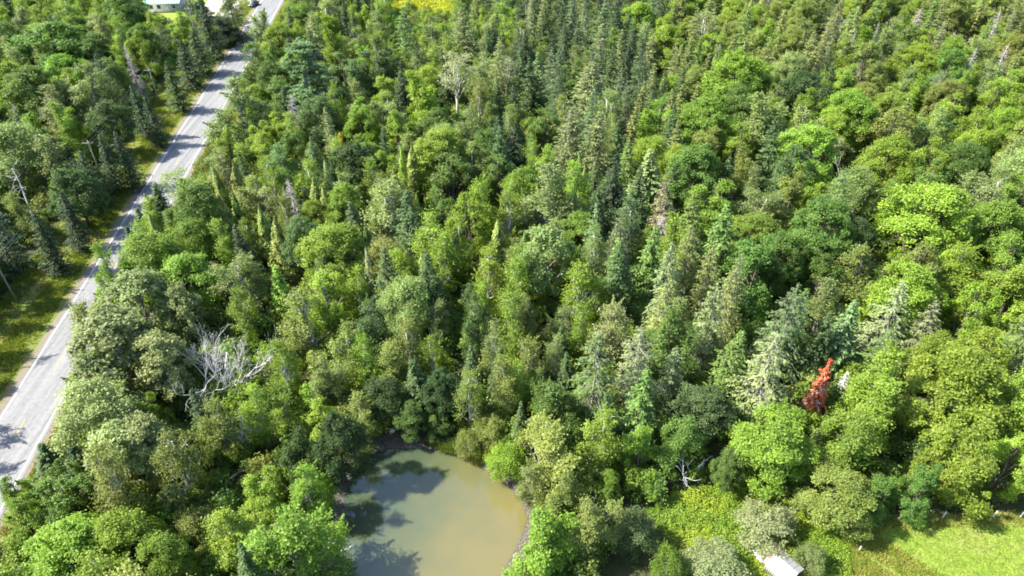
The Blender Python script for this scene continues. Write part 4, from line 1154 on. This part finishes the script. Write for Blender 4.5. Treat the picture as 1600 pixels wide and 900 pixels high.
if mass:
    ks = sorted({t['kind'] for t in mass})
    instanced('far_woodland', ks, mass, 'mixed far woodland filling the top of the picture', 'woodland', 21)
und = []
ur = np.random.default_rng(31)
for n in range(9000):
    y = 25 + 225 * ur.uniform() ** 0.9; half = 30 + y * 0.84; x = ur.uniform(-half, half); W = ur.uniform(1.8, 4.4)
    if blocked(x, y, W * 0.7, 49.3): continue
    tone = ur.choice(['mid', 'vivid', 'olive', 'mid', 'lime'])
    und.append(dict(kind='shrub', x=x, y=y, W=W, h=W * ur.uniform(0.6, 1.25), col=tree_col(ur, tone)))
instanced('undergrowth', ['shrub'], und, 'low green undergrowth between the trees', 'undergrowth', 22)

# ------------------------------------------------------------------ single things
def hero_tree(name, label, cat, x, y, me_b, me_t, rz=0.0, sc=(1, 1, 1), tilt=(0, 0), part='branches', col=None):
    z = float(ground_z(np.array([x]), np.array([y]))[0])
    e = empty(name, (x, y, z - 0.05), rz, sc); e.rotation_euler[0], e.rotation_euler[1] = tilt
    tag(e, label, cat); c = link(part, me_b, e); link('trunk', me_t, e)
    if col: c['leaf_colour'] = list(col)
    return e
# big white dead tree above the pond's left
x, y, t = P(352, 612, 1.0)
hero_tree('dead_tree', 'big white bare dead tree with spreading branches, left of the birches', 'tree', x, y, *bare(37, 8.4, 6.6, limbs=10, depth=5, trunk=0.21, split=3, mat='dead_wood', fork=0.10, curl=0.17))
# red dead conifer
x, y, t = P(1301, 560, 10.0)
cr, tk = conifer(41, 10.0, 1.15, whorl=0.3, arms=8, per=9, droop=0.45, irregular=0.4, gaps=0.25, spray=0.34, base=0.12, bark='dead_wood', hang=0.5, power=0.8)
e = hero_tree('red_conifer', 'rust-red dead conifer standing above the bright maples at lower right', 'tree', x - 0.2, y, cr, tk, 0.3, tilt=(0.0, 0.03), part='crown', col=TONE['red'])
me_b, me_t = bare_conifer(43, 6.6, 1.6, 'dead_wood', 1.3)
lb = link('bare_branches', me_b, e); lb.location = (0.05, 0, 0)
x, y, t = P(1326, 578, 7.0)
hero_tree('dead_conifer', 'short white bare conifer right beside the red dead one', 'tree', x, y, *bare_conifer(44, 7.0, 1.2, 'dead_wood', 1.2))
# broken white snag, lower right
x, y, t = P(1072, 752, 0.5)
hero_tree('broken_snag', 'broken white bare snag with two forked stems, lower right middle', 'tree', x, y, *bare(52, 6.0, 2.6, limbs=3, depth=3, trunk=0.2, split=3, mat='dead_wood', fork=0.12, curl=0.28))
# pinkish dead bush
x, y, t = P(968, 722, 0.0)
hero_tree('dead_bush', 'small pinkish-grey leafless bush beside the bright green maple', 'shrub', x, y, *bare(53, 3.4, 2.2, limbs=9, depth=4, trunk=0.08, split=4, mat='dead_pink' if 'dead_pink' in M else 'dead_grey', fork=0.05, curl=0.3))
# leaning white birch on the left
x, y, t = P(70, 372, 0.0); tx, ty, _ = P(18, 262, 11.0)
tb = MB(); rr = np.random.default_rng(8)
tb.tube(curve_pts(rr, (0, 0, -0.2), (tx - x, ty - y, 11.0), 5, 0.1), [0.22, 0.18, 0.15, 0.12, 0.09, 0.04], 7)
bb = MB()
for k in range(16):
    s = rr.uniform(0.55, 0.98); o = np.array((tx - x, ty - y, 11.0)) * s; d = unit((rand_dirs(rr, 1)[0] + np.array((-0.5, 0, 0.2)))[None])[0]
    q = o + d * rr.uniform(0.8, 2.4); bb.tube(curve_pts(rr, o, q, 2, 0.12), [0.05, 0.035, 0.012], 4)
    for _ in range(3): bb.tube([q * 0.7 + o * 0.3, q + rand_dirs(rr, 1)[0] * 0.6], [0.02, 0.006], 3)
e = empty('dead_birch', (x, y, -0.1)); tag(e, 'dead white birch with a long bare trunk at the left edge of the photo', 'tree')
tb.build('trunk', M['white_bark'], e, True); bb.build('branches', M['white_bark'], e, True)
# fallen logs and the pale stone
for (a, b, rad, lab) in [((352, 752), (388, 733), 0.14, 'pale fallen log lying in the bushes under the forked snag'), ((530, 862), (552, 852), 0.06, 'thin pale branch lying in the water at the pond edge'), ((536, 752), (560, 742), 0.08, 'grey fallen branch on the shaded left bank of the pond')]:
    za = 0.35 if rad > 0.1 else -0.35
    p0 = np.array(P(*a, za)[:2] + (za,)); p1 = np.array(P(*b, za)[:2] + (za + (0.5 if rad > 0.1 else 0.05),))
    mb = MB(); mb.tube(curve_pts(rr, p0, p1, 4, 0.04), [rad, rad * .95, rad * .85, rad * .7, rad * .5], 7)
    d = p1 - p0
    for s in (0.35, 0.6, 0.8): mb.tube([p0 + d * s, p0 + d * s + rr.normal(size=3) * 0.35 + (0, 0, 0.2)], [rad * 0.4, 0.01], 4)
    tag(mb.build('fallen_log', M['dead_wood'], None, True), lab, 'log')
def rock(name, x, y, z, s, mat, seed):
    r = np.random.default_rng(seed); import bmesh
    bm = bmesh.new(); bmesh.ops.create_icosphere(bm, subdivisions=2, radius=1.0)
    for v in bm.verts: v.co = v.co * (1 + 0.16 * math.sin(v.co.x * 3.1 + seed) * math.cos(v.co.y * 2.7 + seed * 2)) * (1 + r.normal() * 0.04)
    me = bpy.data.meshes.new(name); bm.to_mesh(me); bm.free(); me.materials.append(mat)
    o = link(name, me); o.location = (x, y, z); o.scale = s; o.rotation_euler = (0.1, 0.2, seed)
    return o
M['stone'] = simple('pale_stone', (0.55, 0.52, 0.50), 0.8, 0.2, 0.2, 3.0)
x, y, _ = P(613, 673, 0.1); tag(rock('stone', x, y, 0.15, (0.36, 0.3, 0.3), M['stone'], 3), 'small white stone on the gravelly far bank of the pond', 'stone')

# fence along the field
M['fence'] = simple('grey_fence_wood', (0.48, 0.46, 0.43), 0.85, 0.15, 0.3, 8.0)
M['wire'] = simple('fence_wire', (0.20, 0.20, 0.21), 0.5, 0.5, 0.1, 3.0, metallic=0.6)
fe = empty('field_fence', P(1369, 812)[:2] + (0,)); tag(fe, 'post and wire fence with grey posts along the back of the field', 'fence')
ox, oy, _ = P(1369, 812); tops = []
for px, py, hh in [(1369, 812, 1.25), (1404, 813, 1.3), (1439, 813, 1.2), (1471, 811, 1.3), (1509, 807, 1.15), (1550, 809, 1.3), (1593, 810, 1.2), (1640, 810, 1.25), (1690, 810, 1.2)]:
    x, y, _ = P(px, py); l = rr.normal(size=2) * 0.08
    mb = MB(); mb.tube([(0, 0, -0.2), (l[0] * .5, l[1] * .5, hh * .5), (l[0], l[1], hh)], [0.09, 0.085, 0.08], 8)
    o = mb.build('post', M['fence'], fe, False); o.location = (x - ox, y - oy, 0); tops.append(np.array((x - ox, y - oy, 0)))
for hz in (0.4, 0.75, 1.05):
    mb = MB(); pts = []
    for i in range(len(tops) - 1):
        for s in (0, 0.5): q = tops[i] * (1 - s) + tops[i + 1] * s; pts.append((q[0], q[1] - 0.08, hz - (0.03 if s else 0)))
    pts.append((tops[-1][0], tops[-1][1] - 0.08, hz)); mb.tube(pts, [0.006] * len(pts), 4); mb.build('wire', M['wire'], fe)
x, y, _ = P(1341, 862); mb = MB(); mb.tube([(0, 0, -0.2), (0.02, 0, 0.6), (0.05, 0.03, 1.15)], [0.07, 0.065, 0.06], 8)
o = mb.build('fence_post', M['fence']); o.location = (x, y, 0); tag(o, 'lone pale wooden post standing in the rough grass near the shed', 'post')

# shed: bleached sheet-metal roof with one rusty corner
m, nt, out = mat_new('bleached_roof_metal'); L = nt.links.new
tc = N(nt, 'ShaderNodeTexCoord'); nz = N(nt, 'ShaderNodeTexNoise'); nz.inputs['Scale'].default_value = 2.2; nz.inputs['Detail'].default_value = 6; L(tc.outputs['Object'], nz.inputs['Vector'])
sx = N(nt, 'ShaderNodeSeparateXYZ'); L(tc.outputs['Object'], sx.inputs[0])
ma = N(nt, 'ShaderNodeMath'); ma.operation = 'MULTIPLY_ADD'; ma.inputs[1].default_value = 0.42; ma.inputs[2].default_value = -0.42; L(sx.outputs['Y'], ma.inputs[0])
ad = N(nt, 'ShaderNodeMath'); ad.operation = 'ADD'; L(ma.outputs[0], ad.inputs[0]); L(nz.outputs['Fac'], ad.inputs[1])
r = N(nt, 'ShaderNodeValToRGB'); r.color_ramp.elements[0].position = 0.5; r.color_ramp.elements[0].color = (0.26, 0.26, 0.27, 1); r.color_ramp.elements[1].position = 0.66; r.color_ramp.elements[1].color = (0.24, 0.10, 0.085, 1)
L(ad.outputs[0], r.inputs[0]); p = N(nt, 'ShaderNodeBsdfPrincipled'); p.inputs['Roughness'].default_value = 0.55; L(r.outputs[0], p.inputs['Base Color']); L(p.outputs[0], out.inputs[0]); M['tin'] = m
M['shed_wood'] = simple('weathered_shed_boards', (0.30, 0.28, 0.26), 0.85, 0.15, 0.25, 4.0)
sxp, syp, _ = P(1224, 884, 1.6)
rz = math.radians(38)
shed = empty('shed', (sxp, syp, 0), rz); tag(shed, 'small old shed with a bleached white metal roof among the willow bushes', 'shed')
wl, ww, wh, rise = 2.7, 2.2, 1.75, 0.5            # ridge runs along local y
for sgn, nm in ((-1, 'x'), (1, 'x')):
    n = 12
    for k in range(n):
        mb = MB(); y0 = -wl / 2 + wl * k / n; mb.box((sgn * ww / 2, y0 + wl / n / 2, wh / 2), (0.03, wl / n - 0.012, wh)); mb.build('wall_board', M['shed_wood'], shed)
for sgn in (-1, 1):
    mb = MB(); mb.add([(-ww / 2, sgn * wl / 2, 0), (ww / 2, sgn * wl / 2, 0), (ww / 2, sgn * wl / 2, wh), (0, sgn * wl / 2, wh + rise), (-ww / 2, sgn * wl / 2, wh)], [(0, 1, 2, 3, 4) if sgn < 0 else (4, 3, 2, 1, 0)]); mb.build('gable_wall', M['shed_wood'], shed)
mb = MB(); mb.box((0, -wl / 2 - 0.03, 0.8), (0.85, 0.04, 1.6)); mb.build('door', M['dead_wood'], shed)
for sgn in (-1, 1):                                  # corrugated sheets
    n = 5
    for k in range(n):
        V = []; Fc = []; y0 = -wl / 2 - 0.25 + (wl + 0.5) * k / n; y1 = y0 + (wl + 0.5) / n + 0.03; cn = 13
        for i in range(cn):
            yy = y0 + (y1 - y0) * i / (cn - 1); zz = 0.018 * math.cos(i * math.pi) + 0.006 * (k % 2)
            V += [(0, yy, wh + rise + 0.05 + zz), (sgn * (ww / 2 + 0.28), yy, wh + 0.05 - rise * 0.56 / ww + zz - 0.02)]
            if i: Fc.append((2 * i - 2, 2 * i - 1, 2 * i + 1, 2 * i))
        mb = MB(); mb.add(V, Fc); mb.build('roof_sheet', M['tin'], shed)
x, y, _ = P(1188, 866, 0.9)
mb = MB(); mb.box((0, 0, 0), (1.0, 1.5, 0.04)); o = mb.build('loose_sheet', M['paint_w']); o.location = (x, y, 0.85); o.rotation_euler = (0.35, -0.3, 0.5); tag(o, 'loose pale sheet leaning in the weeds left of the shed', 'sheet')
mb = MB(); mb.tube([(0, 0, 0), (0.5, 0.9, 0.55)], [0.05, 0.04], 6); o = mb.build('board', M['dead_wood']); xx, yy, _ = P(1183, 872, 0.5); o.location = (xx, yy, 0.35); tag(o, 'thin pale board sticking up beside the loose sheet', 'board')

# power line along the left verge
M['pole'] = simple('weathered_pole_wood', (0.20, 0.18, 0.155), 0.85, 0.15, 0.25, 5.0)
M['insul'] = simple('porcelain_insulator', (0.45, 0.43, 0.40), 0.3, 0.5, 0.1, 3.0)
M['cable'] = simple('aluminium_cable', (0.42, 0.42, 0.43), 0.45, 0.5, 0.1, 3.0, metallic=0.3)
poles = []
for i, (yy, hh, lab) in enumerate([(47, 9.5, None), (85.6, 9.0, 'wooden power pole in deep shade at the left edge of the photo'), (123, 9.3, 'wooden power pole hidden among dark spruces left of the road'), (160, 9.2, 'pale leaning wooden power pole in front of the dark roadside spruces'), (197, 12.0, 'tall pale power pole rising in front of the green-roofed house'), (236, 11.5, 'farthest wooden power pole beside the driveway')]):
    xx = road_left(yy) - 8.4; e = empty('utility_pole', (xx, yy, 0)); tag(e, lab or 'wooden power pole nearest the camera beside the road', 'pole', 'power poles along the left verge')
    mb = MB(); mb.tube([(0, 0, -0.3), (0, 0, hh * .5), (0, 0, hh)], [0.15, 0.13, 0.11], 10); mb.build('pole', M['pole'], e, True)
    mb = MB(); mb.box((0, -0.14, hh - 0.5), (2.2, 0.1, 0.12)); arm = mb.build('crossarm', M['pole'], e)
    for ix in (-0.95, 0.25, 0.95):
        mb = MB(); mb.tube([(ix, -0.14, hh - 0.44), (ix, -0.14, hh - 0.34), (ix, -0.14, hh - 0.3), (ix, -0.14, hh - 0.22)], [0.03, 0.06, 0.06, 0.03], 8); mb.build('insulator', M['insul'], arm, True)
    poles.append((xx, yy, hh))
for ix, lab in ((-0.95, 'thin power wire farthest from the road, along the left tree line'), (0.25, 'middle power wire along the left tree line'), (0.95, 'thin power wire nearest the road, along the left tree line')):
    pts = []
    for (a, b) in zip(poles[:-1], poles[1:]):
        for s in np.linspace(0, 1, 9)[:-1]:
            pts.append((a[0] + (b[0] - a[0]) * s + ix, a[1] + (b[1] - a[1]) * s - 0.14, a[2] + (b[2] - a[2]) * s - 0.22 - 0.9 * 4 * s * (1 - s) * 0.6))
    pts.append((poles[-1][0] + ix, poles[-1][1] - 0.14, poles[-1][2] - 0.22))
    mb = MB(); mb.tube(pts, [0.008] * len(pts), 4); tag(mb.build('power_wire', M['cable'], None, True), lab, 'wire', 'power wires along the left verge')

# house with a green metal roof
M['roof_g'] = simple('green_metal_roof', (0.16, 0.40, 0.33), 0.45, 0.4, 0.12, 2.0)
M['siding'] = simple('grey_siding', (0.33, 0.33, 0.33), 0.7, 0.3, 0.1, 2.0)
M['trim'] = simple('white_trim', (0.72, 0.72, 0.70), 0.6, 0.3, 0.06, 2.0)
M['glass'] = simple('dark_window_glass', (0.03, 0.04, 0.05), 0.08, 0.6, 0.1, 1.0)
hx, hy, _ = P(256, 19, 0.0)
ho = empty('house', (hx, hy + 3.5, 0.0), math.radians(4)); tag(ho, 'grey house with a green metal roof behind the trees at the top left', 'house')
hw, hd, hh, hr = 10.5, 7.5, 3.0, 2.0
mb = MB(); mb.box((0, 0, hh / 2), (hw, hd, hh)); mb.add([(-hw / 2, -hd / 2, hh), (-hw / 2, hd / 2, hh), (-hw / 2, 0, hh + hr)], [(0, 1, 2)]); mb.add([(hw / 2, -hd / 2, hh), (hw / 2, hd / 2, hh), (hw / 2, 0, hh + hr)], [(2, 1, 0)])
mb.build('wall', M['siding'], ho)
for k in range(9):
    mb = MB(); mb.box((0, -hd / 2 - 0.01, 0.25 + k * 0.31), (hw + 0.03, 0.03, 0.27)); mb.build('siding_board', M['siding'], ho)
ro = empty('roof', (0, 0, 0)); ro.parent = ho
for sgn in (-1, 1):
    n = 14
    for k in range(n):
        x0 = -hw / 2 - 0.4 + (hw + 0.8) * k / n; x1 = x0 + (hw + 0.8) / n - 0.02; e_ = 0.5; zt = hh + hr + 0.08; ze = hh - hr * e_ / (hd / 2) + 0.08
        mb = MB(); ya = 0.0; yb = sgn * (hd / 2 + e_)
        mb.add([(x0, ya, zt), (x1, ya, zt), (x1, yb, ze), (x0, yb, ze), (x0, ya, zt - .06), (x1, ya, zt - .06), (x1, yb, ze - .06), (x0, yb, ze - .06), (x1 - 0.06, ya, zt + .05), (x1, ya, zt + .05), (x1, yb, ze + .05), (x1 - 0.06, yb, ze + .05)],
               [(0, 1, 2, 3), (7, 6, 5, 4), (0, 4, 5, 1), (3, 2, 6, 7), (0, 3, 7, 4), (1, 5, 6, 2), (8, 9, 10, 11), (3, 2, 10, 11), (8, 11, 3, 0), (1, 2, 10, 9)])
        mb.build('roof_panel', M['roof_g'], ro)
mb = MB(); mb.box((2.6, 1.0, hh + hr + 0.2), (0.6, 0.6, 1.2)); mb.build('chimney', M['siding'], ro)
for wx0 in (-3.6, -1.2, 3.4):
    mb = MB(); mb.box((wx0, -hd / 2 - 0.05, 1.7), (1.25, 0.06, 1.25)); w = mb.build('window', M['trim'], ho); mb = MB(); mb.box((wx0, -hd / 2 - 0.09, 1.7), (1.05, 0.03, 1.05)); mb.build('pane', M['glass'], w)
mb = MB(); mb.box((1.2, -hd / 2 - 0.05, 1.05), (0.95, 0.06, 2.05)); d = mb.build('door', M['trim'], ho); mb = MB(); mb.box((1.55, -hd / 2 - 0.1, 1.0), (0.06, 0.06, 0.12)); mb.build('handle', M['wire'], d)

# parked car at the driveway
M['car'] = simple('dark_car_paint', (0.035, 0.04, 0.055), 0.25, 0.6, 0.05, 1.0)
M['tyre'] = simple('tyre_rubber', (0.02, 0.02, 0.02), 0.8, 0.2, 0.1, 4.0)
M['rim'] = simple('wheel_rim', (0.45, 0.45, 0.46), 0.35, 0.5, 0.05, 4.0, metallic=0.7)
M['lamp'] = simple('headlamp_glass', (0.65, 0.65, 0.62), 0.15, 0.6, 0.05, 4.0)
M['tail'] = simple('tail_lamp', (0.35, 0.02, 0.02), 0.25, 0.5, 0.05, 4.0)
cx, cy, _ = P(397, 9, 0.0); car = empty('parked_car', (cx, cy, 0.03), math.radians(-100)); tag(car, 'dark parked car at the end of the driveway beside the road, top left', 'car')
def loft(secs):
    mb = MB(); n = len(secs[0]); V = [p for s in secs for p in s]; Fc = []
    for i in range(len(secs) - 1):
        for k in range(n): k2 = (k + 1) % n; Fc.append((i * n + k, i * n + k2, (i + 1) * n + k2, (i + 1) * n + k))
    Fc += [tuple(reversed(range(n))), tuple((len(secs) - 1) * n + k for k in range(n))]; mb.add(V, Fc); return mb
def sec(x, w, z0, z1): return [(x, -w, z0 + .1), (x, -w * .9, z0), (x, w * .9, z0), (x, w, z0 + .1), (x, w, z1 - .12), (x, w * .88, z1), (x, -w * .88, z1), (x, -w, z1 - .12)]
body = loft([sec(-2.25, .75, .4, .78), sec(-2.1, .88, .28, .95), sec(-1.4, .92, .25, 1.0), sec(0.6, .92, .25, .98), sec(1.4, .9, .27, .92), sec(2.05, .86, .3, .82), sec(2.25, .74, .38, .66)]).build('body', M['car'], car)
loft([sec(-1.75, .72, .9, 1.0), sec(-1.2, .74, .9, 1.42), sec(-.3, .74, .9, 1.5), sec(.3, .72, .9, 1.42), sec(1.05, .7, .86, .98)]).build('windows', M['glass'], body)
loft([sec(-1.15, .66, 1.38, 1.47), sec(-.3, .68, 1.42, 1.53), sec(.28, .64, 1.38, 1.46)]).build('roof', M['car'], body)
for wx0 in (-1.4, 1.38):
    for wy0 in (-.86, .86):
        mb = MB(); mb.tube([(wx0, wy0 - .1, .32), (wx0, wy0 + .1, .32)], [.32, .32], 16); w = mb.build('wheel', M['tyre'], car); mb = MB(); s_ = 1 if wy0 > 0 else -1; mb.tube([(wx0, wy0 + s_ * .08, .32), (wx0, wy0 + s_ * .115, .32)], [.2, .18], 12); mb.build('rim', M['rim'], w)
for wy0 in (-.58, .58):
    mb = MB(); mb.box((2.2, wy0, .62), (.1, .34, .14)); mb.build('headlight', M['lamp'], car); mb = MB(); mb.box((-2.22, wy0, .78), (.1, .3, .14)); mb.build('tail_light', M['tail'], car)
